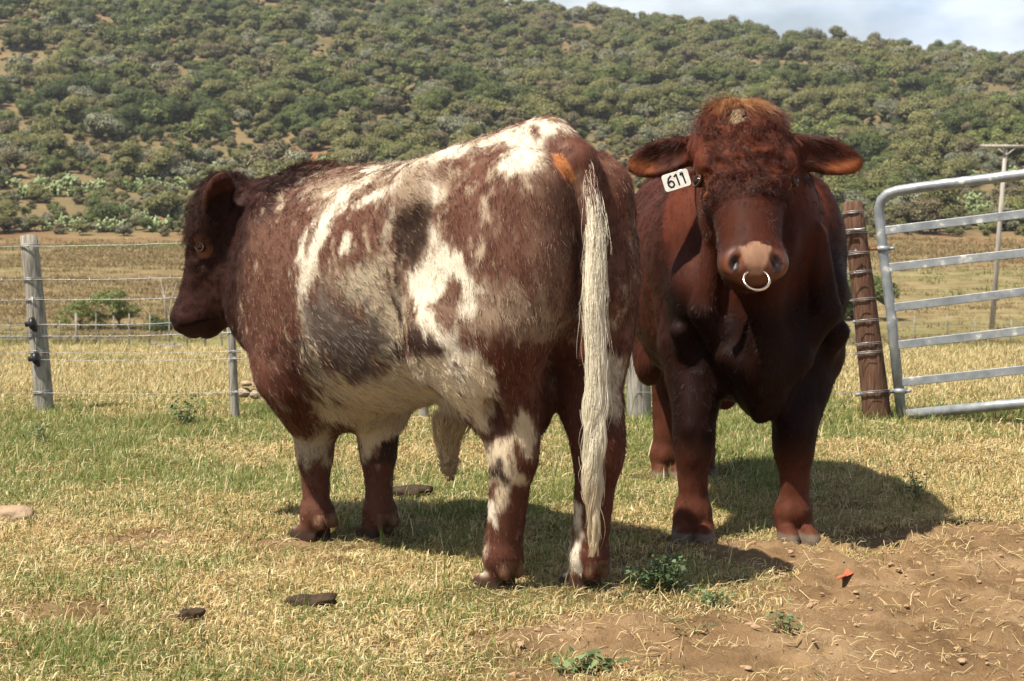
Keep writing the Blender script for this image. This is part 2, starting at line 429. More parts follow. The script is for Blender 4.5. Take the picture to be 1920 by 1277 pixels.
far = np.interp(y, [4, 7, 11], [1.0, 1.1, 1.35])
sz = (0.5 + 0.55 * r.random(len(x))) * far
HOOVES = [(-0.04, 5.68), (0.228, 5.69), (-0.70, 6.60), (-0.475, 6.62), (0.684, 8.20), (0.856, 8.32), (0.643, 6.58), (0.999, 6.57)]
hd_ = np.min([np.hypot(x - a_, (y - b_ + 0.10) * 0.8) for a_, b_ in HOOVES], axis=0); sz = sz * (0.35 + 0.65 * smooth01((hd_ - 0.10) / 0.16))
lushm = isg & (g > 0.74)
put(x[isg & ~lushm], y[isg & ~lushm], sz[isg & ~lushm] * 0.85, 'green', r); put(x[lushm], y[lushm], sz[lushm] * 0.8, 'lush', r)
put(x[ism], y[ism], sz[ism], 'mixed', r); put(x[isd_], y[isd_], sz[isd_], 'dry', r)
x, y, r = ground_points(30000, 4.0, 11.5, 1.5, 2)
y = 4.0 + (y - 4.0) * r.random(len(y)) ** 0.5
k_ = r.random(len(x)) < np.interp(dirt_mask(x, y), [0, 0.3, 0.9, 1], [0.8, 1.0, 0.35, 0.16]); x, y = x[k_], y[k_]
put(x, y, 0.5 + 0.9 * r.random(len(x)), 'straw', r)
x, y, r = ground_points(9000, 4.0, 11.5, 0.4, 21); k_ = (r.random(len(x)) < 0.25 + 1.6 * np.clip(green_map(x, y) - 0.42, 0, 1)) & (dirt_mask(x, y) < 0.5); x, y = x[k_], y[k_]
put(x, y, 0.6 + 0.7 * r.random(len(x)), 'sprig', r)
x, y, r = ground_points(38000, 11.0, 17.6, 2.6, 3)
tallk = r.random(len(x)) < smooth01((y - 11.2) / 1.8) * 0.9
gk = (fbm(np.stack([x * 0.6, y, 0 * x], -1), 0.5, 61, 3) + np.interp(y, [11, 12.5, 14], [0.12, 0.03, -0.02])) > 0.60
put(x[tallk & ~gk], y[tallk & ~gk], 0.55 + 0.6 * r.random((tallk & ~gk).sum()), 'tall', r)
put(x[gk], y[gk], 0.7 + 0.5 * r.random(gk.sum()), 'lush', r)
ot = ~tallk & ~gk; put(x[ot], y[ot], 1.0 + 0.5 * r.random(ot.sum()), 'mixed', r)
r = np.random.default_rng(12); u = np.concatenate([r.uniform(1560, 2000, 260), r.uniform(40, 130, 40), r.uniform(1180, 1230, 25)]); v = 795 + r.normal(0, 9, len(u)); y = F_PX * CAM_H / (v - HORIZON)
put((u - 960) / F_PX * y, y, 0.7 + 0.9 * r.random(len(u)), 'lush', r)
scatter('grass', np.concatenate(P_), np.concatenate(S_), np.concatenate(R_), np.concatenate(I_), vs, 'short trampled pasture grass, part green and part dry straw', np.concatenate(T_))

r = np.random.default_rng(66); n = 42000; y = 20 + 128 * r.random(n) ** 0.8; x = (r.random(n) * 2 - 1) * (y * 0.42 + 5)
P3 = np.stack([x * 0.6, y, 0 * x], -1); g = fbm(P3, 1 / 11.0, 71, 4, 0.6); kp = r.random(n) < smooth01((g - 0.40) * 5) + 0.15; x, y, g = x[kp], y[kp], g[kp]
green = (fbm(np.stack([x * 0.5, y, 0 * x], -1), 1 / 16.0, 72, 3) + np.interp(y, [22, 50, 75, 100], [0.06, 0.10, 0.02, -0.08])) > 0.56
b0 = np.where(green, KIND['field_green'][0], KIND['field'][0])
scatter('field_tussocks', np.stack([x, y, land_z(x, y)], 1), np.interp(y, [22, 60, 148], [2.2, 4.0, 7.5]) * (0.5 + 0.8 * r.random(len(x))), r.random(len(x)) * 6.28, b0 + r.integers(0, 5, len(x)), vs, 'rough dry tussocks over the grazed field beyond the fence')
# air between here and the hill
zlo = float(Z.min()) - 1.0; zhi = float(Z.max()) + 12.0
hv = [(sx * 930.0, y_, z_) for sx in (-1, 1) for y_ in (-75.0, 1330.0) for z_ in (zlo, zhi)]
me = mesh_np('haze', hv, [(0, 1, 3, 2), (4, 6, 7, 5), (0, 4, 5, 1), (2, 3, 7, 6), (0, 2, 6, 4), (1, 5, 7, 3)], None, False)
mh = bpy.data.materials.new('haze'); mh.use_nodes = True; hn = mh.node_tree.nodes; hn.clear()
pv = hn.new('ShaderNodeVolumePrincipled'); pv.inputs['Color'].default_value = (0.86, 0.90, 1.0, 1); pv.inputs['Density'].default_value = 0.00020; pv.inputs['Anisotropy'].default_value = 0.2
ho = hn.new('ShaderNodeOutputMaterial'); mh.node_tree.links.new(pv.outputs[0], ho.inputs['Volume'])
me.materials.append(mh); hz_o = link('haze', me); hz_o['kind'] = 'stuff'; hz_o['label'] = 'thin pale haze in the air before the hill'
# ------------------------------------------------------------------ the two bulls: one continuous body each
class Body:
    """signed distance field on a grid; smooth unions; surface nets"""
    def __init__(self, lo, hi, h):
        self.lo = np.array(lo, np.float32); self.h = h
        self.n = np.ceil((np.array(hi) - self.lo) / h).astype(int) + 1
        self.D = np.full(self.n, 0.12, np.float32)
        self.ax = [self.lo[i] + h * np.arange(self.n[i], dtype=np.float32) for i in range(3)]
    def sub(self, lo, hi):
        a = np.clip(np.floor((np.array(lo) - self.lo) / self.h).astype(int), 0, self.n - 1)
        b = np.clip(np.ceil((np.array(hi) - self.lo) / self.h).astype(int) + 1, 1, self.n)
        sl = tuple(slice(a[i], b[i]) for i in range(3))
        P = np.stack(np.meshgrid(*[self.ax[i][sl[i]] for i in range(3)], indexing='ij'), -1)
        return sl, P
    def merge(self, sl, d, k, carve=False):
        a = self.D[sl]
        if carve: a = -a
        h = np.maximum(k - np.abs(a - d), 0) / k
        r = np.minimum(a, d) - h * h * k * 0.25
        self.D[sl] = -r if carve else r
    def ell(self, c, r, k=0.04, R=None, carve=False):
        c = np.array(c, np.float32); r = np.array(r, np.float32)
        m = max(r) if R is not None else r
        pad = k + 0.03
        sl, P = self.sub(c - m - pad, c + m + pad)
        q = P - c
        if R is not None: q = q @ np.asarray(R, np.float32)     # columns of R are the ellipsoid's axes
        k0 = np.sqrt(((q / r) ** 2).sum(-1)) + 1e-6; k1 = np.sqrt(((q / (r * r)) ** 2).sum(-1)) + 1e-6
        self.merge(sl, k0 * (k0 - 1) / k1, k, carve)
    def cone(self, a, b, ra, rb, k=0.04, squash=None, carve=False):
        """tapered limb from a to b; squash=(axis, factor) flattens the section along that axis"""
        a = np.array(a, np.float32); b = np.array(b, np.float32); R = max(ra, rb); pad = k + 0.03
        f = 1.0 if squash is None else max(1.0, squash[1])
        sl, P = self.sub(np.minimum(a, b) - R * f - pad, np.maximum(a, b) + R * f + pad)
        ba = b - a; q = P - a
        t = np.clip((q @ ba) / (ba @ ba), 0, 1)
        w = q - t[..., None] * ba
        if squash is not None:
            ax = np.array(squash[0], np.float32); ax /= np.linalg.norm(ax)
            comp = w @ ax
            w = w + (comp / squash[1] - comp)[..., None] * ax
        self.merge(sl, np.sqrt((w * w).sum(-1)) - (ra + (rb - ra) * t), k, carve)
    def loft(self, secs, k=0.04, yc=None):
        """secs rows: x, ztop, zbot, half width, z of widest point, exponent"""
        S = np.array(secs, np.float32); pad = k + 0.03
        sl, P = self.sub((S[0, 0] - 0.1, -S[:, 3].max() - pad, S[:, 2].min() - pad), (S[-1, 0] + 0.1, S[:, 3].max() + pad, S[:, 1].max() + pad))
        x = P[:, 0, 0, 0]; xc = np.clip(x, S[0, 0], S[-1, 0])
        def cub(col):                                             # monotone-ish smooth interpolation
            X, Y = S[:, 0], S[:, col]; m = np.gradient(Y, X)
            i = np.clip(np.searchsorted(X, xc) - 1, 0, len(X) - 2); hh = X[i + 1] - X[i]; t = (xc - X[i]) / hh
            return ((2 * t ** 3 - 3 * t ** 2 + 1) * Y[i] + (t ** 3 - 2 * t ** 2 + t) * hh * m[i] + (-2 * t ** 3 + 3 * t ** 2) * Y[i + 1] + (t ** 3 - t ** 2) * hh * m[i + 1])[:, None, None]
        zt, zb, hw, zc, ex = [cub(c) for c in range(1, 6)]
        y = P[..., 1]; z = P[..., 2] - zc
        hv = np.where(z > 0, zt - zc, zc - zb)
        e = ex
        k0 = (np.abs(y / hw) ** e + np.abs(z / hv) ** e + 1e-9) ** (1 / e)
        k1 = np.sqrt((y / hw ** 2) ** 2 + (z / hv ** 2) ** 2) / np.maximum(np.sqrt((y / hw) ** 2 + (z / hv) ** 2), 1e-6) + 1e-6
        d = (k0 - 1) / k1
        dx = (P[..., 0] - xc[:, None, None])
        d = np.where(np.abs(dx) > 0, np.sqrt(np.maximum(d, 0) ** 2 + dx ** 2) + np.minimum(d, 0) * 0 , d)
        self.merge(sl, d, k)
    def surface(self, smooth=2):
        D = self.D; n = D.shape; h = self.h
        s = D < 0
        c = [D[i:n[0] - 1 + i, j:n[1] - 1 + j, k:n[2] - 1 + k] for i in (0, 1) for j in (0, 1) for k in (0, 1)]
        cnt = sum((a < 0).astype(np.int8) for a in c)
        act = (cnt > 0) & (cnt < 8)
        idx = np.full(act.shape, -1, np.int64); ijk = np.argwhere(act); idx[act] = np.arange(len(ijk))
        vals = np.stack([a[act] for a in c], 1)
        corner = np.array([(i, j, k) for i in (0, 1) for j in (0, 1) for k in (0, 1)], np.float32)
        acc = np.zeros((len(ijk), 3), np.float32); num = np.zeros(len(ijk), np.float32)
        for a in range(8):
            for b in range(a + 1, 8):
                if np.abs(corner[a] - corner[b]).sum() == 1:
                    va, vb = vals[:, a], vals[:, b]; m = (va < 0) != (vb < 0)
                    t = np.where(m, va / np.where(m, va - vb, 1), 0)[:, None]
                    acc += np.where(m[:, None], corner[a] + t * (corner[b] - corner[a]), 0); num += m
        V = self.lo + h * (ijk + acc / num[:, None])
        quads = []
        for ax in range(3):
            sa = [slice(None)] * 3; sb = [slice(None)] * 3; sa[ax] = slice(0, -1); sb[ax] = slice(1, None)
            A, B = s[tuple(sa)], s[tuple(sb)]
            e = np.argwhere(A != B); o1, o2 = [(1, 2), (2, 0), (0, 1)][ax]
            e = e[(e[:, o1] > 0) & (e[:, o2] > 0) & (e[:, o1] < n[o1] - 1) & (e[:, o2] < n[o2] - 1)]
            def g(d1, d2):
                q = e.copy(); q[:, o1] -= d1; q[:, o2] -= d2
                return idx[q[:, 0], q[:, 1], q[:, 2]]
            Q = np.stack([g(1, 1), g(0, 1), g(0, 0), g(1, 0)], 1)
            ins = s[e[:, 0], e[:, 1], e[:, 2]]
            Q[~ins] = Q[~ins][:, ::-1]
            quads.append(Q)
        Q = np.concatenate(quads); Q = Q[(Q >= 0).all(1)]
        E = np.concatenate([Q[:, [0, 1]], Q[:, [1, 2]], Q[:, [2, 3]], Q[:, [3, 0]]])
        for it in range(smooth):
            a = np.zeros_like(V); cn = np.zeros(len(V), np.float32)
            for c_ in range(3): a[:, c_] = np.bincount(E[:, 0], V[E[:, 1], c_], len(V)) + np.bincount(E[:, 1], V[E[:, 0], c_], len(V))
            cn = np.bincount(E[:, 0], minlength=len(V)) + np.bincount(E[:, 1], minlength=len(V))
            V = V * 0.45 + 0.55 * a / np.maximum(cn, 1)[:, None]
        return V.astype(np.float32), Q

def vnormals(V, Q):
    fn = np.cross(V[Q[:, 2]] - V[Q[:, 0]], V[Q[:, 3]] - V[Q[:, 1]])
    N = np.zeros_like(V)
    for k in range(4):
        for c in range(3): N[:, c] += np.bincount(Q[:, k], fn[:, c], len(V))
    return N / (np.linalg.norm(N, axis=1, keepdims=True) + 1e-9)

class Frame:
    """head frame: origin at the poll, a = down the face, n = out of the forehead, s = towards the animal's left"""
    def __init__(self, o, a, n, sc):
        self.o = np.array(o, float); self.sc = sc
        self.a = np.array(a, float); self.a /= np.linalg.norm(self.a)
        n = np.array(n, float); n -= self.a * (n @ self.a); self.n = n / np.linalg.norm(n)
        self.s = np.cross(self.n, self.a)          # +s is the animal's left
        self.R = np.stack([self.a, self.s, self.n], 1)
    def p(self, a, s, n): return self.o + self.sc * (self.a * a + self.s * s + self.n * n)
    def inv(self, P): return ((P - self.o) @ self.R) / self.sc

def head_shape(B, H, wide=1.0, ear_l=(0.10, 1.0, 0.0), ear_r=(0.10, 1.0, 0.0), ear_root=(0.065, -0.125), ear_open=(0.35, 0.0, 1.0), lip=1.0):
    s = H.sc
    def E(a, y, n, ra, rs, rn, k=0.03, carve=False, R=None): B.ell(H.p(a, y, n), (ra * s, rs * s, rn * s), k, H.R if R is None else R, carve)
    def C(p, q, ra, rb, k=0.04, sq=None): B.cone(H.p(*p), H.p(*q), ra * s, rb * s, k, sq)
    W = wide
    E(0.09, 0, -0.115, 0.135, 0.125 * W, 0.125, 0.05)                       # skull
    E(0.005, 0, -0.085, 0.06, 0.095 * W, 0.075, 0.05)                       # poll
    E(0.15, 0, -0.085, 0.14, 0.110 * W, 0.085, 0.04)                        # forehead
    C((0.20, 0, -0.100), (0.42, 0, -0.078), 0.096 * W, 0.075 * W, 0.05)     # nose bridge
    C((0.25, 0, -0.225), (0.45, 0, -0.125), 0.085, 0.055, 0.05)             # under jaw
    C((0.16, 0, -0.22), (0.27, 0, -0.235), 0.10, 0.08, 0.05)
    for y in (-1, 1):
        E(0.19, y * 0.062 * W, -0.205, 0.12, 0.048 * W, 0.085, 0.045)           # cheek
        E(0.150, y * 0.100 * W, -0.058, 0.042, 0.036, 0.036, 0.022)         # brow
        E(0.245, y * 0.085 * W, -0.085, 0.05, 0.03, 0.035, 0.03)            # below the eye
        E(0.26, y * 0.118 * W, -0.075, 0.060, 0.018, 0.032, 0.03, True)     # hollow before the eye
        E(0.20, y * 0.132 * W, -0.082, 0.034, 0.024, 0.030, 0.014, True)    # eye socket
    E(0.462, 0, -0.082, 0.064, 0.080 * W, 0.066, 0.05)                      # muzzle
    for y in (-1, 1): E(0.474, y * 0.052 * W, -0.048, 0.040, 0.036, 0.030, 0.035)
    E(0.48 * (0.94 + 0.06 * lip), 0, -0.135, 0.042 * lip, 0.062 * W, 0.036, 0.02)                       # lower lip
    E(0.53, 0, -0.112, 0.05, 0.10 * W, 0.006, 0.012, True)                  # mouth line
    for y in (-1, 1):
        Rn = H.R @ np.array(Matrix.Rotation(math.radians(y * 35), 3, 'Z'))
        E(0.488, y * 0.052 * W, -0.012, 0.030, 0.012, 0.022, 0.010, True, Rn)   # nostril
    for y, (drop, ln, tw) in ((1, ear_l), (-1, ear_r)):
        # ear: a flattened leaf that leaves the side of the head behind the eye, opening forwards
        root = np.array([ear_root[0], y * 0.115 * W, ear_root[1]]); tip = root + np.array([drop, y * 0.20 * ln, 0.0 - tw])
        d = tip - root; L = np.linalg.norm(d); dl = d / L
        nn = np.array([ear_open[0], y * ear_open[1], ear_open[2]]); nn -= dl * (nn @ dl); nn /= np.linalg.norm(nn)
        aa = np.cross(nn, dl)
        Rl = np.stack([dl, aa, nn], 1); R = H.R @ Rl
        B.cone(H.p(*(root - d * 0.1)), H.p(*(root + d * 0.35)), 0.038 * s, 0.036 * s, 0.03)
        m = root + d * 0.52
        B.ell(H.p(*m), (L * 0.56 * s, 0.055 * s, 0.025 * s), 0.02, R)
        m2 = m + nn * 0.022 + d * 0.03
        B.ell(H.p(*m2), (L * 0.45 * s, 0.040 * s, 0.021 * s), 0.008, R, True)

def hoof_shape(B, x, y, fwd, s=1.0, dew=-1, r=0.036):
    """two claws and two dewclaws; fwd is the ground direction the toes point to"""
    f = np.array([fwd[0], fwd[1], 0.0]); f /= np.linalg.norm(f); lt = np.array([-f[1], f[0], 0.0])
    R = np.stack([f, lt, np.array([0, 0, 1.0])], 1)
    o = np.array([x, y, 0.0])
    for k in (-1, 1):
        B.ell(o + f * 0.035 * s + lt * k * 0.031 * s + np.array([0, 0, 0.028]), (0.072 * s, 0.029 * s, 0.045 * s), 0.008, R)
        B.cone(o + f * 0.0 + lt * k * 0.026 * s + np.array([0, 0, 0.075 * s]), o + f * 0.03 * s + lt * k * 0.031 * s + np.array([0, 0, 0.035]), 0.034 * s, 0.030 * s, 0.012)
        B.ell(o - f * 0.058 * s + lt * k * 0.030 * s + np.array([0, 0, 0.085 * s]), (0.022 * s, 0.020 * s, 0.026 * s), 0.010, R)

# placement of each bull: origin on the ground below the tail head, heading
def make_frame(origin, fwd):
    f = np.array([fwd[0], fwd[1], 0.0]); f /= np.linalg.norm(f)
    lf = np.array([-f[1], f[0], 0.0]); R = np.stack([f, lf, np.array([0, 0, 1.0])], 1)
    return np.array(origin, float), R
phi = math.radians(38)
RO, RR = make_frame((0.20, 5.55, 0), (-math.sin(phi), math.cos(phi)))
GO, GR = make_frame((0.79, 8.16, 0), (0.05, -1.0))
def to_local(p, O, R): return (np.array(p, float) - O) @ R
def g_at(u, v_unused, d, O, R):           # ground position of a hoof seen at column u, distance d
    return to_local(((u - 960) / F_PX * d, d, 0), O, R)

def roan_body(h=0.0085):
    B = Body((-0.22, -0.55, -0.03), (2.45, 0.80, 1.55), h)
    B.loft([(0.00, 1.32, 0.86, 0.13, 1.12, 2.2), (0.10, 1.40, 0.78, 0.205, 1.12, 2.2), (0.24, 1.43, 0.68, 0.25, 1.12, 2.3),
            (0.42, 1.405, 0.60, 0.285, 1.13, 2.5), (0.62, 1.37, 0.575, 0.335, 1.02, 2.2), (0.85, 1.345, 0.53, 0.375, 0.96, 2.1),
            (1.08, 1.345, 0.495, 0.375, 0.94, 2.1), (1.30, 1.335, 0.46, 0.335, 0.94, 2.1), (1.52, 1.315, 0.52, 0.28, 0.98, 2.0), (1.68, 1.28, 0.62, 0.20, 1.0, 2.0)], 0.05)
    # rump: pins, hooks, buttocks
    for y in (-1, 1):
        B.ell((0.05, y * 0.13, 1.25), (0.10, 0.07, 0.09), 0.08)
        B.ell((0.13, y * 0.14, 1.03), (0.19, 0.125, 0.30), 0.08)
        B.ell((0.26, y * 0.19, 0.92), (0.24, 0.115, 0.32), 0.08)
        B.ell((0.48, y * 0.245, 1.24), (0.09, 0.05, 0.07), 0.09)
    B.ell((0.19, 0, 1.385), (0.13, 0.07, 0.07), 0.06)
    hoofs = {'HL': g_at(938, 0, 5.68, RO, RR), 'HR': g_at(1100, 0, 5.69, RO, RR), 'FL': g_at(590, 0, 6.60, RO, RR), 'FR': g_at(709, 0, 6.62, RO, RR)}
    for key in ('HL', 'HR'):
        x, y, _ = hoofs[key]; sg = 1 if key == 'HL' else -1
        st = (0.42 if sg > 0 else 0.34, sg * 0.20, 0.78)
        hk = (x - 0.055, y * 0.9 + sg * 0.008, 0.45)
        B.ell((st[0], st[1], st[2] + 0.04), (0.13, 0.095, 0.17), 0.08)
        B.cone((st[0] - 0.10, st[1] - sg * 0.01, 0.80), (hk[0] + 0.025, hk[1], 0.50), 0.155, 0.072, 0.07)
        B.cone((0.14, sg * 0.16, 0.84), (hk[0] - 0.06, hk[1], 0.50), 0.12, 0.042, 0.06)       # achilles line
        for q_ in (-1, 1): B.ell((hk[0] - 0.015, hk[1] + q_ * 0.075, 0.61), (0.022, 0.030, 0.10), 0.04, None, True)
        B.ell((hk[0] - 0.01, hk[1], 0.44), (0.085, 0.066, 0.09), 0.04)                       # hock
        B.cone((hk[0] + 0.0, hk[1], 0.42), (x - 0.016, y, 0.15), 0.066, 0.054, 0.03)
        B.ell((x - 0.012, y, 0.115), (0.062, 0.062, 0.055), 0.03)
        hoof_shape(B, x, y, (1.0, 0.05 * sg), 0.92)
    for key in ('FL', 'FR'):
        x, y, _ = hoofs[key]; sg = 1 if key == 'FL' else -1
        el = (1.30 + (x - 1.35) * 0.4, sg * 0.185 + y * 0.1, 0.62)
        B.ell((1.40, sg * 0.21, 0.98), (0.18, 0.12, 0.28), 0.08)          # shoulder blade
        B.ell((1.55, sg * 0.19, 0.86), (0.13, 0.115, 0.18), 0.06)         # point of shoulder
        B.ell((1.36, sg * 0.21, 0.72), (0.13, 0.10, 0.17), 0.06)
        kn = (x + 0.005, y, 0.335)
        B.cone(el, (kn[0], kn[1], 0.40), 0.135, 0.074, 0.05)
        B.ell(kn, (0.066, 0.064, 0.085), 0.03)
        B.cone(kn, (x, y, 0.14), 0.056, 0.046, 0.03)
        B.ell((x - 0.006, y, 0.11), (0.060, 0.062, 0.055), 0.03)
        hoof_shape(B, x, y, (0.97, 0.1 * sg), 1.0)
    # brisket, elbow folds
    B.ell((1.58, 0, 0.68), (0.17, 0.14, 0.18), 0.08)
    B.ell((1.30, 0.0, 0.50), (0.20, 0.13, 0.09), 0.06)
    # sheath with its tuft and scrotum
    B.cone((0.55, 0, 0.58), (0.63, 0.02, 0.50), 0.075, 0.040, 0.06)
    B.cone((0.30, 0, 0.75), (0.27, 0.0, 0.60), 0.07, 0.085, 0.05)
    B.ell((0.27, 0.0, 0.56), (0.085, 0.09, 0.10), 0.03)
    # neck, turned towards the animal's left
    B.cone((1.45, 0.02, 1.08), (1.74, 0.13, 1.06), 0.25, 0.18, 0.08, ((0.3, -1, 0), 0.80))
    B.cone((1.45, 0.0, 1.16), (1.76, 0.14, 1.18), 0.165, 0.105, 0.06)
    B.cone((1.60, 0.04, 0.85), (1.80, 0.18, 0.96), 0.16, 0.115, 0.08)
    # head, in profile to the camera
    o = to_local(at_px(383, 350, 6.80), RO, RR)
    H = Frame(o, np.array([-0.25, 0.03, -1.0]) @ RR, np.array([-0.97, 0.16, 0.27]) @ RR, 1.03)
    B.cone((1.70, 0.13, 1.10), H.p(0.10, 0, -0.22), 0.175, 0.115, 0.06)
    head_shape(B, H, 1.0, (-0.165, 0.46, 0.03), (-0.15, 0.42, 0.03), (0.10, -0.095), (0.0, 0.7, -0.45), 0.8)
    B.cone(H.p(0.30, 0, -0.20), H.p(0.36, 0, -0.27), 0.10, 0.075, 0.06)
    B.cone(H.p(0.42, 0, -0.095), H.p(0.34, 0, -0.21), 0.072, 0.083, 0.04)
    B.ell(H.p(0.465, 0, -0.060), (0.05, 0.085, 0.072), 0.02, H.R)
    for y in (-1, 1): B.ell(H.p(0.20, y * 0.125, -0.295), (0.13, 0.03, 0.022), 0.03, H.R, True)
    B.cone(H.p(0.33, 0, -0.26), (1.72, 0.12, 0.98), 0.085, 0.12, 0.06)
    # tail head and dock
    B.cone((0.14, 0, 1.40), (0.0, 0, 1.33), 0.055, 0.045, 0.05)
    B.cone((0.0, 0, 1.33), (-0.05, 0, 1.15), 0.042, 0.034, 0.03)
    B.cone((-0.05, 0, 1.15), (-0.06, 0.03, 0.75), 0.032, 0.022, 0.02)
    V, Q = B.surface(3)
    return V, Q, H, hoofs

def red_body(h=0.009):
    B = Body((-0.35, -0.62, -0.03), (2.30, 0.62, 1.66), h)
    B.loft([(0.00, 1.30, 0.84, 0.17, 1.12, 2.2), (0.12, 1.38, 0.76, 0.26, 1.12, 2.3), (0.32, 1.40, 0.66, 0.30, 1.12, 2.4),
            (0.55, 1.385, 0.58, 0.33, 1.06, 2.3), (0.80, 1.37, 0.52, 0.40, 0.97, 2.1), (1.05, 1.36, 0.49, 0.41, 0.95, 2.1),
            (1.30, 1.38, 0.48, 0.36, 0.98, 2.1), (1.52, 1.37, 0.52, 0.28, 1.0, 2.0), (1.66, 1.33, 0.60, 0.20, 1.0, 2.0)], 0.05)
    for y in (-1, 1):
        B.ell((0.10, y * 0.17, 1.03), (0.20, 0.145, 0.30), 0.08)
        B.ell((0.26, y * 0.21, 0.92), (0.25, 0.13, 0.32), 0.08)
        B.ell((0.55, y * 0.26, 1.22), (0.10, 0.05, 0.07), 0.09)
    hoofs = {'HR': g_at(1252, 0, 8.20, GO, GR), 'HL': g_at(1320, 0, 8.32, GO, GR), 'FR': g_at(1302, 0, 6.58, GO, GR), 'FL': g_at(1492, 0, 6.57, GO, GR)}
    for key in ('HL', 'HR'):
        x, y, _ = hoofs[key]; sg = 1 if key == 'HL' else -1
        hk = (x - 0.05, y * 0.95, 0.46)
        B.ell((0.38, sg * 0.22, 0.82), (0.14, 0.11, 0.19), 0.08)
        B.cone((0.28, sg * 0.22, 0.82), (hk[0] + 0.025, hk[1], 0.50), 0.16, 0.07, 0.07)
        B.cone((0.12, sg * 0.19, 0.84), (hk[0] - 0.045, hk[1], 0.50), 0.12, 0.04, 0.06)
        B.ell((hk[0] + 0.005, hk[1], 0.43), (0.078, 0.062, 0.088), 0.04)
        B.cone((hk[0] + 0.01, hk[1], 0.42), (x - 0.012, y, 0.15), 0.062, 0.052, 0.03)
        B.ell((x - 0.012, y, 0.115), (0.065, 0.066, 0.055), 0.03)
        hoof_shape(B, x, y, (1.0, 0.0), 1.05)
    for key in ('FL', 'FR'):
        x, y, _ = hoofs[key]; sg = 1 if key == 'FL' else -1
        B.ell((1.40, sg * 0.215, 1.02), (0.19, 0.13, 0.29), 0.08)
        B.ell((1.56, sg * 0.205, 0.90), (0.13, 0.115, 0.16), 0.05)
        B.ell((1.42, sg * 0.225, 0.74), (0.14, 0.105, 0.18), 0.06)
        kn = (x + 0.01, y, 0.36)
        B.cone((1.46, sg * 0.20, 0.68), (kn[0] - 0.0, kn[1], 0.42), 0.135, 0.080, 0.05)
        B.ell(kn, (0.070, 0.072, 0.095), 0.03)
        B.cone(kn, (x, y, 0.15), 0.060, 0.050, 0.03)
        B.ell((x - 0.0, y, 0.12), (0.066, 0.070, 0.06), 0.03)
        hoof_shape(B, x, y, (1.0, 0.12 * sg), 1.2)
    # brisket and dewlap
    B.cone((1.84, 0, 1.02), (1.72, 0, 0.62), 0.045, 0.05, 0.04)
    for sg in (-1, 1):
        B.cone((1.72, sg * 0.18, 1.10), (1.70, sg * 0.215, 0.84), 0.035, 0.050, 0.018)
        B.cone((1.70, sg * 0.215, 0.84), (1.66, sg * 0.13, 0.69), 0.050, 0.040, 0.018)
        B.cone((1.70, sg * 0.13, 0.68), (1.70, sg * 0.03, 0.62), 0.040, 0.045, 0.018)
        B.cone((1.60, sg * 0.28, 0.76), (1.52, sg * 0.22, 0.60), 0.040, 0.035, 0.02)
    B.ell((1.62, 0, 0.74), (0.16, 0.15, 0.22), 0.08)
    B.ell((1.60, 0, 0.58), (0.13, 0.085, 0.13), 0.05)
    B.cone((1.68, 0, 0.80), (1.66, 0.01, 0.50), 0.06, 0.035, 0.04)
    B.cone((1.66, 0.01, 0.50), (1.67, -0.01, 0.475), 0.035, 0.03, 0.02)
    # scrotum and sheath
    B.ell((0.20, 0.0, 0.62), (0.10, 0.11, 0.14), 0.04)
    B.cone((0.75, 0, 0.54), (0.88, 0, 0.46), 0.08, 0.04, 0.05)
    B.ell((0.42, -0.24, 0.60), (0.12, 0.07, 0.13), 0.06)
    # neck
    B.cone((1.36, 0, 1.08), (1.64, 0.0, 1.18), 0.29, 0.19, 0.08, ((0, 1, 0), 0.92))
    B.cone((1.34, 0, 1.24), (1.68, 0.0, 1.33), 0.17, 0.12, 0.07)
    B.cone((1.56, 0, 0.86), (1.76, 0.0, 1.06), 0.16, 0.11, 0.07)
    o = to_local(at_px(1397, 200, 6.34), GO, GR)
    H = Frame(o, np.array([0.02, -0.50, -1.0]) @ GR, np.array([0.03, -1.0, 0.45]) @ GR, 1.18)
    B.cone((1.62, 0, 1.20), H.p(0.12, 0, -0.20), 0.185, 0.115, 0.05)
    for y in (-1, 1): B.ell(H.p(0.34, y * 0.115, -0.10), (0.10, 0.035, 0.06), 0.04, H.R, True)
    head_shape(B, H, 1.14, (0.035, 1.08, 0.03), (0.045, 0.92, 0.03))
    B.cone((0.10, 0, 1.33), (-0.04, 0, 1.26), 0.055, 0.045, 0.05)
    B.cone((-0.04, 0, 1.26), (-0.09, 0, 0.80), 0.04, 0.024, 0.03)
    V, Q = B.surface(3)
    return V, Q, H, hoofs
# ------------------------------------------------------------------ coats: colour patches and real hair
def pix_of(Pw):
    """direction in which a world point lies, as picture columns / rows (used only to lay out the coat patches)"""
    cp, sp = math.cos(PITCH), math.sin(PITCH)
    y, z = Pw[:, 1], Pw[:, 2] - CAM_H
    dd = y * cp - z * sp; up = y * sp + z * cp
    return np.stack([960 + F_PX * Pw[:, 0] / dd, 638.5 - F_PX * up / dd], 1)

def poly_sdf(p, poly):
    poly = np.array(poly, float); n = len(poly); d = np.full(len(p), 1e9); ins = np.zeros(len(p), bool)
    for i in range(n):
        a, b = poly[i], poly[(i + 1) % n]; e = b - a; w = p - a
        t = np.clip((w @ e) / (e @ e), 0, 1); q = w - t[:, None] * e
        d = np.minimum(d, (q ** 2).sum(1))
        c = (a[1] > p[:, 1]) != (b[1] > p[:, 1])
        xi = (b[0] - a[0]) * (p[:, 1] - a[1]) / (b[1] - a[1] if b[1] != a[1] else 1e-9) + a[0]
        ins ^= c & (p[:, 0] < xi)
    d = np.sqrt(d); return np.where(ins, -d, d)

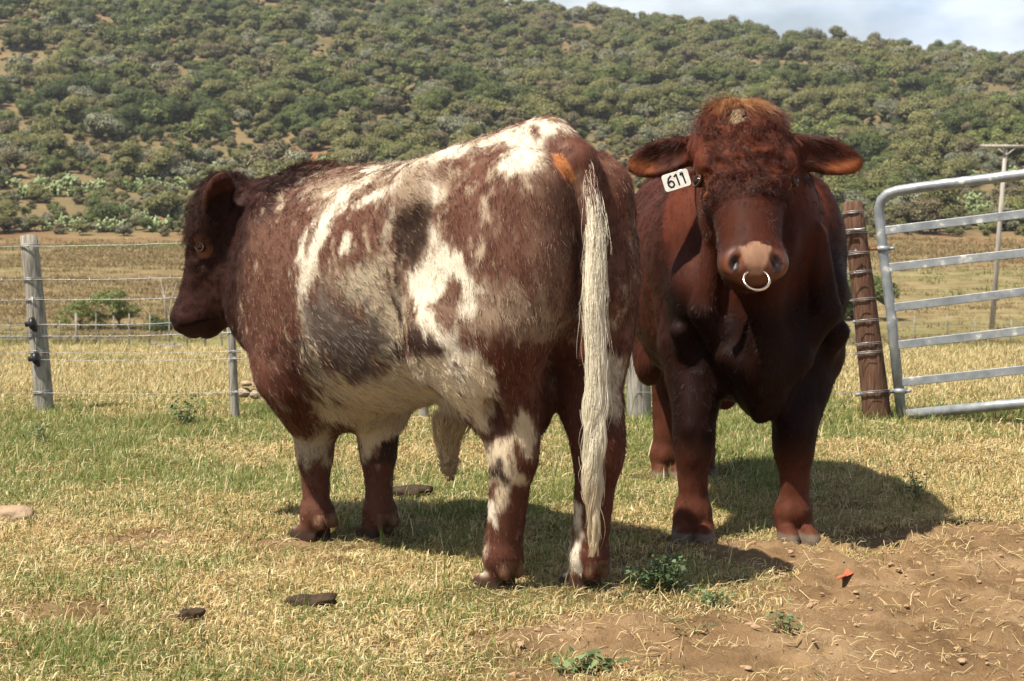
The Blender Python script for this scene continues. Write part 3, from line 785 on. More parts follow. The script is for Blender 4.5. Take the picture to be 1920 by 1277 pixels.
RED = np.array([0.105, 0.033, 0.020]); DARK = np.array([0.028, 0.010, 0.007]); WHITE = np.array([0.74, 0.66, 0.52])
CREAM = np.array([0.66, 0.54, 0.37]); GREY = np.array([0.088, 0.056, 0.046]); LEG = np.array([0.090, 0.022, 0.012]); ORANGE = np.array([0.45, 0.17, 0.06])
# (share of light hairs, tint of the light hairs, tint of the dark hairs, edge softness in px, outline)
ROAN_PATCHES = [
 (0.02, WHITE, DARK, 26, [(240,260),(500,290),(600,300),(560,345),(520,400),(480,480),(455,560),(455,640),(240,660)]),
 (0.08, CREAM, RED, 24, [(480,420),(560,400),(560,560),(570,640),(500,660),(455,600),(460,500)]),
 (0.45, CREAM, RED, 12, [(585,345),(660,322),(700,318),(745,318),(735,335),(690,360),(640,372),(600,375),(575,365)]),
 (0.96, WHITE, RED, 7, [(650,345),(690,334),(700,342),(668,360),(640,385),(616,425),(596,470),(582,510),(573,545),(570,590),(560,560),(561,520),(574,460),(594,405),(618,372)]),
 (0.85, CREAM, RED, 5, [(560,560),(572,580),(582,640),(596,690),(640,735),(625,740),(590,700),(574,650)]),
 (0.90, WHITE, RED, 6, [(683,372),(700,355),(735,342),(762,318),(775,325),(755,352),(720,372)]),
 (0.95, WHITE, RED, 4, [(635,470),(652,440),(658,438),(655,460),(640,478)]),
 (0.93, WHITE, RED, 7, [(680,322),(720,312),(800,286),(900,258),(985,238),(1040,226),(1100,240),(1085,252),(1045,256),(1028,262),(1020,282),(1026,305),(1010,322),(985,335),(955,330),(925,318),(930,300),(955,288),(975,264),(905,278),(850,292),(800,315),(770,340),(745,345),(775,310)]),
 (0.45, CREAM, RED, 16, [(750,345),(800,310),(850,330),(830,360),(812,395),(780,385),(752,380),(735,420),(728,500),(712,500),(722,420)]),
 (0.88, WHITE, RED, 5, [(806,345),(820,340),(826,372),(812,392)]),
 (0.90, WHITE, RED, 5, [(722,420),(736,395),(742,410),(734,445),(732,500),(722,505)]),
 (0.03, CREAM, RED, 12, [(1020,262),(1060,246),(1092,256),(1115,300),(1120,345),(1100,355),(1075,335),(1050,310),(1030,290)]),
 (0.13, CREAM, RED, 24, [(1000,330),(1090,340),(1085,600),(1040,640),(1000,500)]),
 (0.36, CREAM, RED, 24, [(870,560),(930,535),(1000,560),(1060,590),(1040,660),(970,640),(900,640),(860,600)]),
 (0.55, CREAM, DARK, 12, [(700,560),(735,545),(775,560),(765,620),(745,660),(715,640)]),
 (0.66, CREAM, DARK, 16, [(690,490),(728,470),(745,540),(770,600),(748,650),(705,700),(690,680),(725,620),(700,590),(640,560),(612,520),(640,510)]),
 (0.15, WHITE, GREY, 18, [(578,580),(620,545),(680,600),(715,640),(690,700),(655,712),(610,680),(585,640)]),
 (0.90, CREAM, RED, 7, [(585,655),(605,690),(650,718),(700,700),(745,665),(790,660),(845,672),(870,760),(870,800),(760,800),(640,800),(622,760),(590,700)]),
 (0.05, CREAM, DARK, 8, [(765,615),(830,620),(842,650),(815,668),(760,655),(740,665)]),
 (0.96, WHITE, RED, 6, [(800,405),(826,430),(846,470),(880,500),(893,540),(890,580),(868,590),(850,575),(846,600),(858,640),(880,655),(912,690),(928,735),(922,765),(905,762),(900,800),(886,800),(874,740),(852,690),(832,650),(808,625),(782,590),(764,550),(758,510),(785,490),(800,460)]),
 (0.10, CREAM, RED, 5, [(848,520),(862,530),(858,560),(846,570),(838,545)]),
 (0.18, CREAM, RED, 7, [(815,575),(836,560),(850,590),(842,622),(824,600)]),
 (0.05, CREAM, DARK, 9, [(733,410),(790,386),(815,396),(806,430),(800,455),(785,490),(760,505),(745,535),(742,560),(762,610),(752,612),(730,560),(722,540),(735,500),(728,450)]),
 (0.04, CREAM, LEG, 12, [(920,640),(1030,640),(1010,760),(1010,830),(1008,900),(990,1000),(985,1110),(890,1110),(905,960),(900,860),(890,800),(935,745),(905,690)]),
 (0.92, CREAM, RED, 6, [(862,660),(905,680),(930,735),(920,765),(905,765),(912,800),(890,805),(870,760)]),
 (0.93, CREAM, RED, 6, [(958,800),(975,765),(998,790),(1006,830),(1000,856),(985,855),(968,830),(955,860),(965,885),(978,900),(955,905),(942,945),(930,950),(925,910),(908,900),(893,860),(890,832),(915,840),(930,860),(940,825)]),
 (0.10, CREAM, DARK, 4, [(905,880),(940,865),(945,900),(925,905)]),
 (0.95, WHITE, RED, 3, [(908,930),(922,940),(934,985),(928,988),(912,965)]),
 (0.95, WHITE, RED, 3, [(898,1045),(908,1060),(916,1078),(905,1082),(893,1070)]),
 (0.03, CREAM, LEG, 10, [(1030,640),(1200,640),(1170,700),(1165,820),(1150,1110),(1045,1110),(1060,950)]),
 (0.75, CREAM, DARK, 7, [(1135,680),(1172,668),(1165,700),(1150,735),(1158,770),(1140,775),(1132,740)]),
 (0.95, WHITE, RED, 3, [(1078,940),(1090,960),(1092,1030),(1078,1065),(1056,1090),(1054,1080),(1070,1040)]),
 (0.05, CREAM, LEG, 8, [(480,690),(560,680),(590,760),(600,800),(640,870),(640,1020),(540,1020),(540,830)]),
 (0.50, CREAM, DARK, 8, [(560,650),(590,660),(600,700),(590,740),(570,700)]),
 (0.85, CREAM, DARK, 7, [(590,720),(635,735),(642,790),(612,795),(590,770)]),
 (0.60, CREAM, DARK, 6, [(555,830),(600,798),(622,800),(616,870),(600,860),(572,870)]),
 (0.92, CREAM, DARK, 5, [(662,770),(770,770),(752,815),(720,832),(700,850),(684,868),(668,840)]),
 (0.03, CREAM, DARK, 4, [(718,832),(745,820),(742,870),(715,880),(690,866)]),
 (0.05, CREAM, LEG, 5, [(684,870),(748,868),(745,1020),(660,1020)]),
]

def roan_colour(P, N):
    """P, N local; returns share of light hairs, light tint, dark tint"""
    Pw = P @ RR.T + RO; Nw = N @ RR.T
    facing = (Nw * (np.array([0, 0, CAM_H]) - Pw)).sum(1) > 0
    Pm = P * np.array([1, -1, 1]); Pmw = Pm @ RR.T + RO
    use = facing | (P[:, 2] < 0.52) | (P[:, 0] < 0.1)
    wp = np.where(use[:, None], Pw, Pmw)
    uv = pix_of(wp)
    st = P * np.array([1.0, 1.0, 0.35])                                     # streaks run with the lie of the hair
    n1 = fbm(st, 16, 3, 4, 0.6); n2 = fbm(st, 60, 9, 3, 0.6)
    w = np.full(len(P), 0.06); lt = np.tile(CREAM, (len(P), 1)); dk = np.tile(RED, (len(P), 1))
    w = w + 0.55 * smooth01((n1 - 0.5) * 5) * smooth01((n2 - 0.40) * 4)
    for share, lc, dc, soft, poly in ROAN_PATCHES:
        p = np.array(poly); lo, hi = p.min(0) - 40, p.max(0) + 40
        m = np.where((uv[:, 0] > lo[0]) & (uv[:, 0] < hi[0]) & (uv[:, 1] > lo[1]) & (uv[:, 1] < hi[1]))[0]
        if not len(m): continue
        d = poly_sdf(uv[m], poly) + (n1[m] - 0.5) * (soft * 6 + 25) + (n2[m] - 0.5) * (soft + 5) * 3.2
        k = smooth01(0.5 - d / (soft * 2.4 + 5))[:, None]
        w[m] = w[m] * (1 - k[:, 0]) + share * k[:, 0]; lt[m] = lt[m] * (1 - k) + lc * k; dk[m] = dk[m] * (1 - k) + dc * k
    return w, lt, dk

def sample_surface(V, Q, n, r, dens=None):
    a = 0.5 * np.linalg.norm(np.cross(V[Q[:, 2]] - V[Q[:, 0]], V[Q[:, 3]] - V[Q[:, 1]]), axis=1)
    if dens is not None: a = a * dens
    c = np.cumsum(a); i = np.searchsorted(c, r.random(n) * c[-1]); i = np.clip(i, 0, len(Q) - 1)
    u, v = r.random(n)[:, None], r.random(n)[:, None]
    q = Q[i]
    return (1 - u) * (1 - v) * V[q[:, 0]] + u * (1 - v) * V[q[:, 1]] + u * v * V[q[:, 2]] + (1 - u) * v * V[q[:, 3]], q

def hair_object(name, pts, radius, cols, mat, parent, label=None):
    """pts (n, k, 3)"""
    n, k, _ = pts.shape
    hc = bpy.data.hair_curves.new(name)
    hc.add_curves([k] * n)
    hc.attributes['position'].data.foreach_set('vector', pts.astype(np.float32).ravel())
    ra = hc.attributes.get('radius') or hc.attributes.new('radius', 'FLOAT', 'POINT')
    tap = np.linspace(1.0, 0.25, k) if np.ndim(radius) < 2 else 1
    rr = (np.asarray(radius)[:, None] * tap if np.ndim(radius) == 1 else np.full((n, k), radius) * tap)
    ra.data.foreach_set('value', rr.astype(np.float32).ravel())
    ca = hc.attributes.new('coat', 'FLOAT_COLOR', 'CURVE')
    c = np.ones((n, 4), np.float32); c[:, :3] = cols; ca.data.foreach_set('color', c.ravel())
    hc.materials.append(mat)
    o = link(name, hc, parent); o['kind'] = 'stuff'
    if label: o['label'] = label
    return o

def coat_material(name, rough, spec):
    m, N, L, b = new_mat(name, rough, spec)
    a = N.new('ShaderNodeAttribute'); a.attribute_name = 'coat'
    if name == 'hide':
        wt = N.new('ShaderNodeAttribute'); wt.attribute_name = 'wet'; mr = N.new('ShaderNodeMapRange'); mr.inputs[3].default_value = 0.62; mr.inputs[4].default_value = 0.40; L.new(wt.outputs['Fac'], mr.inputs[0]); L.new(mr.outputs[0], b.inputs['Roughness'])
        ms = N.new('ShaderNodeMapRange'); ms.inputs[3].default_value = 0.10; ms.inputs[4].default_value = 0.38; L.new(wt.outputs['Fac'], ms.inputs[0]); L.new(ms.outputs[0], b.inputs['Specular IOR Level'])
    L.new(a.outputs['Color'], b.inputs['Base Color'])
    return m
mat_hide = coat_material('hide', 0.6, 0.10)
mat_hair = coat_material('hair', 0.5, 0.18)
mat_hair_gloss = coat_material('sleek_hair', 0.40, 0.32)

def unit(v): return v / (np.linalg.norm(v, axis=-1, keepdims=True) + 1e-9)

def comb_field(P, N, H):
    """lie of the hair over body, legs and head, in local coordinates"""
    d = np.tile(np.array([-1.0, 0, -0.55]), (len(P), 1))
    low = smooth01((0.80 - P[:, 2]) / 0.35)[:, None]
    d = d * (1 - low) + np.array([-0.25, 0, -1.0]) * low
    rump = smooth01((0.35 - P[:, 0]) / 0.3)[:, None]
    d = d * (1 - rump) + np.array([-0.25, 0, -1.0]) * rump
    hl = H.inv(P)
    near = np.linalg.norm(hl - np.array([0.2, 0, -0.1]), axis=1)
    hd = smooth01((0.42 - near) / 0.12)[:, None]
    ear = (smooth01((np.abs(hl[:, 1]) - 0.15) / 0.05) * (hl[:, 0] < 0.17) * (hl[:, 2] > -0.24))[:, None]
    dirh = H.a * 1.0 + H.s * np.sign(hl[:, 1:2]) * 0.35
    dirh = dirh * (1 - ear) + (H.s * np.sign(hl[:, 1:2]) + H.a * 0.5) * ear
    d = d * (1 - hd) + dirh * hd
    d = d - N * (d * N).sum(1, keepdims=True)
    return unit(d), hl, hd[:, 0], ear[:, 0]

def grow(V, Q, Nv, H, n, seed, colour, lengths, mat, parent, name, rad=0.0006, curl_fn=None, dens=None, label=None, lift=0.30, k=4):
    r = np.random.default_rng(seed)
    P, q = sample_surface(V, Q, n, r, dens)
    N = unit(Nv[q[:, 0]] + Nv[q[:, 2]])
    d, hl, hd, ear = comb_field(P, N, H)
    keep = P[:, 2] > 0.075
    P, N, d, hl, hd, ear, q = [a[keep] for a in (P, N, d, hl, hd, ear, q)]
    n = len(P)
    # neighbouring hairs clump and wander together
    cl = np.stack([fbm(P, 28, seed + s, 2) - 0.5 for s in (1, 2, 3)], 1) + 0.5 * np.stack([vnoise(P, 90, seed + s) - 0.5 for s in (4, 5, 6)], 1)
    d = unit(d + cl * 1.1 + r.normal(0, 0.14, (n, 3)))
    L = lengths(P, N, hl, hd, ear) * (0.6 + 0.8 * r.random(n))
    lf = lift * (0.5 + r.random(n))
    pts = np.zeros((n, k, 3)); pts[:, 0] = P - N * 0.002
    cur = pts[:, 0]
    for i in range(1, k):
        t = i / (k - 1)
        step = unit(d + N * (lf * (1.3 - 1.2 * t))[:, None])
        if curl_fn is not None:
            amp = curl_fn(P, hl, hd, ear)
            ph = r.random(n) * 0.7 + fbm(P, 22, seed + 40, 2) * 16 + t * 5.6
            side = np.cross(N, d)
            step = unit(step + (side * np.cos(ph)[:, None] + d * np.sin(ph)[:, None] * 0.9 + N * 0.25) * amp[:, None])
        cur = cur + step * (L / (k - 1))[:, None]; pts[:, i] = cur
    cols = colour(P, N, hl, hd, ear, r)
    return hair_object(name, pts, rad * (0.7 + 0.6 * r.random(n)), cols, mat, parent, label)

def tint_head(hl, hd, ear, base, skin, muzzle, H_w):
    """bare skin round the eyes, on the muzzle and in the ears"""
    c = base.copy()
    for y in (-1, 1):
        e = np.linalg.norm((hl - np.array([0.20, y * 0.125 * H_w, -0.078])) / np.array([0.048, 0.05, 0.036]), axis=1)
        k = (smooth01((1.15 - e) / 0.35) * (hd > 0.2))[:, None]; c = c * (1 - k) + skin * k
    m = np.linalg.norm((hl - np.array([0.490, 0, -0.035])) / np.array([0.07, 0.10 * H_w, 0.06]), axis=1)
    k = (smooth01((1.0 - m) / 0.3) * (hd > 0.2))[:, None]; c = c * (1 - k) + (muzzle * np.array([0.42, 0.26, 0.22])) * k
    half = np.interp(hl[:, 0], [0.43, 0.445, 0.47, 0.515], [0.0, 0.043, 0.037, 0.018]) * H_w
    k = (smooth01((half - np.abs(hl[:, 1])) / 0.008) * (hl[:, 2] > -0.075) * smooth01((0.517 - hl[:, 0]) / 0.006) * (hd > 0.2))[:, None]; c = c * (1 - k) + muzzle * k
    for y in (-1, 1):
        m = np.linalg.norm((hl - np.array([0.488, y * 0.052 * H_w, -0.018])) / np.array([0.028, 0.018, 0.032]), axis=1)
        k = (smooth01((1.0 - m) / 0.2) * (hd > 0.2))[:, None]; c = c * (1 - k) + np.array([0.02, 0.008, 0.006]) * k
    return c

def claw_tint(P, c, horn):
    k = smooth01((0.062 - P[:, 2]) / 0.012)[:, None]
    return c * (1 - k) + horn * k

def eye_ball(H, y, W, parent, k=1.0):
    s = H.sc * k
    bm = bmesh.new(); bmesh.ops.create_uvsphere(bm, u_segments=20, v_segments=14, radius=0.021 * s)
    me = bpy.data.meshes.new('eye'); bm.to_mesh(me); bm.free(); me.materials.append(mat_eye)
    me.polygons.foreach_set('use_smooth', [True] * len(me.polygons))
    o = link('eye', me, parent, tuple(H.p(0.20, y * 0.117 * W, -0.078)))
    mb = MB(); out = H.s * y * 0.9 + H.n * 0.42; out /= np.linalg.norm(out); e1 = H.a - out * (H.a @ out); e1 /= np.linalg.norm(e1); e2 = np.cross(out, e1)
    c = H.p(0.20, y * 0.117 * W, -0.078) + out * 0.012 * s
    for f_, w_ in ((1.06, 0.0042),):
        mb.tube([c - out * 0.006 * (f_ - 1) * 3 * s + (e2 * math.cos(t) * 0.0225 + e1 * math.sin(t) * 0.0165) * f_ * s for t in np.linspace(0, 2 * math.pi, 25)], w_ * s, 7, cap=False)
    mb.build('eyelid', mat_lid, parent)
    return o
mat_eye, _n, _l, _b = new_mat('eye', 0.12, 0.35); _b.inputs['Base Color'].default_value = (0.012, 0.006, 0.004, 1)
mat_lid = noise_mat('eyelid_skin', [(0.3, (0.05, 0.02, 0.012)), (0.7, (0.12, 0.05, 0.025))], 40, 4, 0.5)
mat_horn = noise_mat('horn', [(0.3, (0.16, 0.09, 0.05)), (0.7, (0.30, 0.18, 0.09))], 40, 4, 0.5)

# ---- roan bull
def curly_relief(V, Nv, H, W, amt):
    hl = H.inv(V); k = smooth01((0.30 - hl[:, 0]) / 0.06) * smooth01((hl[:, 2] + 0.17) / 0.04) * smooth01((0.118 * W - np.abs(hl[:, 1])) / 0.02) * (hl[:, 0] > -0.1) * (np.abs(hl[:, 2]) < 0.25)
    return V + Nv * (k * (fbm(V, 26, 71, 2, 0.6) - 0.5) * amt)[:, None]
V, Q, H, hoofs = roan_body()
Nv = vnormals(V, Q)
V = curly_relief(V, Nv, H, 1.0, 0.045).astype(np.float32)
hl_ = H.inv(V); kf_ = smooth01((0.48 - np.linalg.norm(hl_ - np.array([0.25, 0, -0.12]), axis=1)) / 0.15)
V = (V + Nv * (kf_ * (fbm(V, 34, 171, 3, 0.6) - 0.5) * 0.010)[:, None]).astype(np.float32); Nv = vnormals(V, Q)
ang = math.atan2(RR[1, 0], RR[0, 0])
roan = empty('bull', tuple(RO), ang, label='brown and white roan bull with a long white tail, rear towards the camera',
             cat='bull', group='bulls standing in the paddock')
def roan_rgb(P, N, hl, hd, ear, r=None, speck=True):
    w, lt, dk = roan_colour(P, N)
    head = hd[:, None]; dk = dk * (1 - head) + np.array([0.034, 0.011, 0.007]) * head; w = w * (1 - hd)
    if r is not None:
        pick = (r.random(len(P)) < w)[:, None]
        c = np.where(pick, (lt * (0.45 + 0.55 * w[:, None]) + dk * 0.3 * (1 - w[:, None])) * (0.75 + 0.45 * r.random((len(P), 1))), dk * (0.45 + 1.1 * r.random((len(P), 1))) * (0.5 + 1.0 * fbm(P * np.array([1, 1, 0.3]), 40, 88, 3, 0.7)[:, None]))
    else:
        c = dk * (1 - w[:, None]) + lt * w[:, None]
    c = tint_head(hl, hd, ear, c, np.array([0.22, 0.085, 0.035]), np.array([0.085, 0.042, 0.034]), 1.0)
    for y in (-1, 1):
        m = np.linalg.norm((hl - np.array([0.478, y * 0.078, -0.030])) / np.array([0.013, 0.022, 0.022]), axis=1)
        k = (smooth01((1.1 - m) / 0.3) * (hd > 0.2))[:, None]; c = c * (1 - k) + np.array([0.012, 0.006, 0.005]) * k
    ml = np.abs(hl[:, 0] - (0.485 - 0.55 * np.clip(-hl[:, 2] - 0.07, 0, 1))) / 0.006; k = (smooth01(1.4 - ml) * (hl[:, 2] < -0.05) * (hl[:, 2] > -0.20) * (hd > 0.2))[:, None]; c = c * (1 - 0.8 * k)
    ek = (smooth01((ear - 0.3) / 0.4) * hd)[:, None] * (hl[:, 0:1] < 0.11) * (hl[:, 0:1] > -0.14) * (hl[:, 2:3] > -0.19) * (np.abs(hl[:, 1:2]) < 0.26); rim = smooth01((-hl[:, 2:3] - 0.155) / 0.02)
    c = c * (1 - ek) + (np.array([0.072, 0.024, 0.013]) * (1 - rim) + np.array([0.20, 0.065, 0.025]) * rim) * (0.7 + 0.6 * fbm(P, 60, 3, 2)[:, None]) * ek
    # a bare orange fold of skin beside the tail head
    uv = pix_of(P @ RR.T + RO); k = smooth01(0.5 - poly_sdf(uv, [(1036,290),(1052,288),(1068,308),(1080,335),(1072,342),(1052,326),(1038,306)]) / 6)[:, None]
    return c * (1 - k) + ORANGE * k
_, hl, hd, ear = comb_field(V, Nv, H)
c = roan_rgb(V, Nv, hl, hd, ear)
c = claw_tint(V, c * 0.8, np.array([0.05, 0.028, 0.02]))
dewm = (V[:, 2] < 0.115) & (V[:, 2] > 0.05)
dx = np.min(np.stack([np.linalg.norm(V[:, :2] - (np.array(h[:2]) + np.array([-0.068, 0])), axis=1) for h in hoofs.values()]), axis=0)
k = (smooth01((0.052 - dx) / 0.01) * dewm)[:, None]; c = c * (1 - k) + np.array([0.15, 0.085, 0.048]) * k
me = mesh_np('body', V, Q, mat_hide); col_attr(me, 'coat', c)
body = link('body', me, roan)
def roan_len(P, N, hl, hd, ear):
    L = np.full(len(P), 0.020)
    L = np.where(P[:, 2] < 0.5, 0.015, L)
    bel = (P[:, 2] > 0.42) & (P[:, 2] < 0.80) & (P[:, 0] > 0.4) & (P[:, 0] < 1.3); L = np.where(bel, 0.030, L)
    crest = (N[:, 2] > 0.5) & (P[:, 0] > 1.3) & (hd < 0.5); L = np.where(crest, 0.055, L)
    L = np.where(hd > 0.5, 0.018, L)
    fore = (hd > 0.5) & (hl[:, 0] < 0.20) & (hl[:, 2] > -0.12); L = np.where(fore, 0.045, L)
    L = np.where((ear > 0.5) & (hd > 0.5), 0.016, L)
    muz = (hd > 0.5) & (hl[:, 0] > 0.43); L = np.where(muz, 0.006, L)
    eye = (hd > 0.5) & (np.abs(hl[:, 0] - 0.2) < 0.035) & (np.abs(hl[:, 2] + 0.078) < 0.03); L = np.where(eye, 0.004, L)
    return L
def curl(P, hl, hd, ear): return np.where((hd > 0.5) & (hl[:, 0] < 0.30) & (hl[:, 2] > -0.16) & (ear < 0.3), 1.3, 0.06)
grow(V, Q, Nv, H, 340000, 11, roan_rgb, roan_len, mat_hair, roan, 'coat_hair', 0.00045, curl, label='roan coat hair with white patches')
for y in (-1, 1): eye_ball(H, y, 1.0, roan, 0.80)

def strands_along(path, n, spread, length, seed, wav=0.012, k=9):
    """long hairs hanging along a path of local points; spread(t) is the radius of the bunch"""
    r = np.random.default_rng(seed); path = np.array(path, float); m = len(path)
    seg = np.linalg.norm(np.diff(path, axis=0), axis=1); cum = np.concatenate([[0], np.cumsum(seg)]) / seg.sum(); tot = seg.sum()
    nl = 60; tw_ = r.normal(0, 1, n)
    th = r.random(n) * 2 * math.pi; rho = np.sqrt(r.random(n)); lock = (r.random(n) * nl).astype(int)
    lth = r.random(nl) * 6.28; lrho = np.sqrt(r.random(nl)); pl = r.random(nl) * 6.28; lend = 0.80 + 0.20 * r.random(nl) ** 1.5
    t0 = r.random(n) ** 0.85 * 0.86; ln = length / tot * (0.6 + 0.6 * r.random(n)) * (0.35 + 0.65 * smooth01(t0 / 0.3))
    t1 = np.minimum(t0 + ln, lend[lock] + 0.03 * r.random(n)); t1 = np.maximum(t1, t0 + 0.02)
    pts = np.zeros((n, k, 3)); stray = np.where(r.random(n) < 0.05, r.random(n), 0.0); wf = 22 + 30 * r.random(n)
    for i in range(k):
        th = th + 0.05 * tw_
        f = i / (k - 1); t = np.clip(t0 + (t1 - t0) * f, 0, 1.02)
        c = np.stack([np.interp(t, cum, path[:, a]) for a in range(3)], 1)
        s = spread(t); g = smooth01((t - 0.25) / 0.5)                       # hairs gather into locks lower down
        ox = np.cos(th) * rho * (1 - 0.6 * g) + np.cos(lth[lock]) * lrho[lock] * 0.6 * g
        oy = np.sin(th) * rho * (1 - 0.6 * g) + np.sin(lth[lock]) * lrho[lock] * 0.6 * g
        a = wav * smooth01((t - 0.4) / 0.4)
        own = (0.0008 + 0.009 * stray) * (0.3 + f)
        pts[:, i, 0] = c[:, 0] + ox * s * (1 + 0.5 * stray) + a * np.sin(t * 32 + pl[lock]) + own * np.sin(t * wf + th * 3)
        pts[:, i, 1] = c[:, 1] + oy * s * (1 + 0.5 * stray) + a * np.cos(t * 29 + pl[lock] * 1.7) + own * np.cos(t * wf * 0.8 + th * 5)
        pts[:, i, 2] = c[:, 2]
    return pts, t0
tail_path = [(0.01, 0.0, 1.375), (-0.03, 0.0, 1.32), (-0.07, 0.005, 1.20), (-0.088, 0.012, 1.10), (-0.095, 0.024, 0.90), (-0.10, 0.018, 0.65), (-0.10, 0.034, 0.42), (-0.095, 0.020, 0.16)]
pts, t0 = strands_along(tail_path, 24000, lambda t: np.interp(t, [0, 0.1, 0.3, 0.45, 0.65, 0.8, 0.92, 1], [0.020, 0.023, 0.028, 0.033, 0.036, 0.026, 0.014, 0.004]), 0.26, 5, 0.009, 12)
r5 = np.random.default_rng(6); mix = smooth01((pts[:, 0, 2] * -1 + 0.62) / 0.4)[:, None]
top_ = smooth01((pts[:, 0, 2] - 1.16) / 0.17)
tc_ = (np.array([0.80, 0.73, 0.56]) * (1 - mix) + np.array([0.62, 0.47, 0.26]) * mix) * (0.70 + 0.5 * r5.random((len(pts), 1)))
tc_ = np.where((r5.random(len(pts)) < top_ * 0.8)[:, None], RED * 1.1, tc_)
hair_object('tail_hair', pts, np.full(len(pts), 0.00062), tc_, mat_hair, roan, 'long white tail hair turning yellowish at the end')
V_keep = V
# tuft hanging from the sheath
pts, t0 = strands_along([(0.60, 0.03, 0.54), (0.62, 0.035, 0.44), (0.60, 0.04, 0.31)], 5200, lambda t: np.interp(t, [0, 0.35, 0.7, 1], [0.070, 0.052, 0.030, 0.006]), 0.15, 8, 0.010, 7)
hair_object('sheath_tuft', pts, np.full(len(pts), 0.0009), CREAM * (0.45 + 0.55 * r5.random((len(pts), 1))) * np.array([1, 0.92, 0.8]) * (0.45 + 0.55 * smooth01((pts[:, 0, 2] - 0.34) / 0.1)[:, None]), mat_hair, roan, 'pale tuft of hair under the belly')

# ---- red bull
RW = 1.14
V, Q, H, hoofs = red_body()
Nv = vnormals(V, Q)
bd_ = 1 - smooth01((0.55 - np.linalg.norm(H.inv(V) - np.array([0.2, 0, -0.1]), axis=1)) / 0.15)
V = V + Nv * (bd_ * ((fbm(V * np.array([1, 1, 0.55]), 7, 91, 2) - 0.5) * 0.035 + (fbm(V * np.array([1, 1, 0.4]), 24, 92, 2) - 0.5) * 0.010))[:, None]
V = curly_relief(V, Nv, H, RW, 0.05).astype(np.float32); Nv = vnormals(V, Q)
red = empty('bull', tuple(GO), math.atan2(GR[1, 0], GR[0, 0]), label='dark red bull facing the camera with curly forehead and ringed nose',
            cat='bull', group='bulls standing in the paddock')
def red_rgb(P, N, hl, hd, ear, r=None):
    n1 = fbm(P, 5, 31, 3)
    base = np.array([0.058, 0.0145, 0.0065]) * (0.85 + 0.4 * n1[:, None])
    dk = smooth01((P[:, 0] - 1.3) / 0.3)[:, None] * smooth01((1.25 - P[:, 2]) / 0.3)[:, None] * (1 - hd[:, None])  # shade on chest, lower neck and shoulders, painted into the coat colour
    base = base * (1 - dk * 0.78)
    lo_ = smooth01((0.42 - P[:, 2]) / 0.2)[:, None]; base = base * (1 - lo_) + np.array([0.085, 0.026, 0.013]) * (0.85 + 0.4 * n1[:, None]) * lo_
    fh = (smooth01((0.28 - hl[:, 0]) / 0.1) * (hd > 0.4) * (ear < 0.3))[:, None]
    base = base * (1 - fh) + np.array([0.105, 0.025, 0.0105]) * fh
    if r is not None: base = base * (0.35 + 1.3 * r.random((len(P), 1)) ** 1.5) * (0.35 + 1.3 * fbm(P * np.array([1, 1, 0.3]), 40, 88, 3, 0.7)[:, None])
    top = (smooth01((0.015 - hl[:, 0]) / 0.03) * smooth01((0.10 - np.abs(hl[:, 1])) / 0.04) * (hd > 0.3))[:, None]
    base = base * (1 - top * 0.75) + np.array([0.30, 0.14, 0.055]) * top * 0.75
    spot = (np.linalg.norm((hl - np.array([0.03, -0.02, -0.03])) / np.array([0.03, 0.022, 0.06]), axis=1) < 1)[:, None] * (fbm(P, 90, 5, 2) > 0.45)[:, None]
    base = np.where(spot, np.array([0.55, 0.42, 0.25]), base)
    base = tint_head(hl, hd, ear, base, np.array([0.30, 0.10, 0.035]), np.array([0.38, 0.21, 0.125]), RW)
    ei = smooth01((ear - 0.6) / 0.3)[:, None] * smooth01((hl[:, 0:1] - 0.085) / 0.02) * (hd[:, None] > 0.3) * (N @ H.n > 0.2)[:, None] * smooth01((np.abs(hl[:, 1:2]) - 0.23) / 0.04)
    base = base * (1 - ei) + np.array([0.19, 0.055, 0.018]) * ei
    return base
_, hl, hd, ear = comb_field(V, Nv, H)
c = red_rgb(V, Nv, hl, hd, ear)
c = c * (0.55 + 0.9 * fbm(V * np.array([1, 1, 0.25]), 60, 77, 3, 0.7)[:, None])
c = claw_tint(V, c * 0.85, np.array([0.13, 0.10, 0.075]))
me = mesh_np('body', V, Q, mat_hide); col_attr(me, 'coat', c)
wet_ = smooth01((hl[:, 0] - 0.43) / 0.03) * (hd > 0.3) * smooth01((hl[:, 2] + 0.13) / 0.03); at_ = me.attributes.new('wet', 'FLOAT', 'POINT'); at_.data.foreach_set('value', wet_.astype(np.float32))
link('body', me, red)
def red_len(P, N, hl, hd, ear):
    L = np.full(len(P), 0.017)
    L = np.where(P[:, 2] < 0.5, 0.012, L)
    L = np.where(hd > 0.5, 0.014, L)
    fore = (hd > 0.4) & (hl[:, 0] < 0.27) & (hl[:, 2] > -0.15) & (np.abs(hl[:, 1]) < 0.115); L = np.where(fore, 0.050, L)
    poll = (hd > 0.4) & (hl[:, 0] < 0.05) & (ear < 0.4); L = np.where(poll, 0.055, L)
    e = (ear > 0.4) & (hd > 0.4); L = np.where(e, 0.020, L); L = np.where(e & (N @ H.n > 0.2) & (np.abs(hl[:, 1]) < 0.26) & (hl[:, 0] < 0.09), 0.055, L)
    muz = (hd > 0.5) & (hl[:, 0] > 0.44) & (hl[:, 2] > -0.10); L = np.where(muz, 0.001, L)
    eye = (hd > 0.5) & (np.abs(hl[:, 0] - 0.2) < 0.04) & (np.abs(hl[:, 2] + 0.078) < 0.03) & (np.abs(hl[:, 1]) > 0.11); L = np.where(eye, 0.003, L)
    return L
def curl(P, hl, hd, ear): return np.where((hd > 0.4) & (hl[:, 0] > 0.03) & (hl[:, 0] < 0.30) & (hl[:, 2] > -0.16) & (np.abs(hl[:, 1]) < 0.12), 1.5, 0.05)
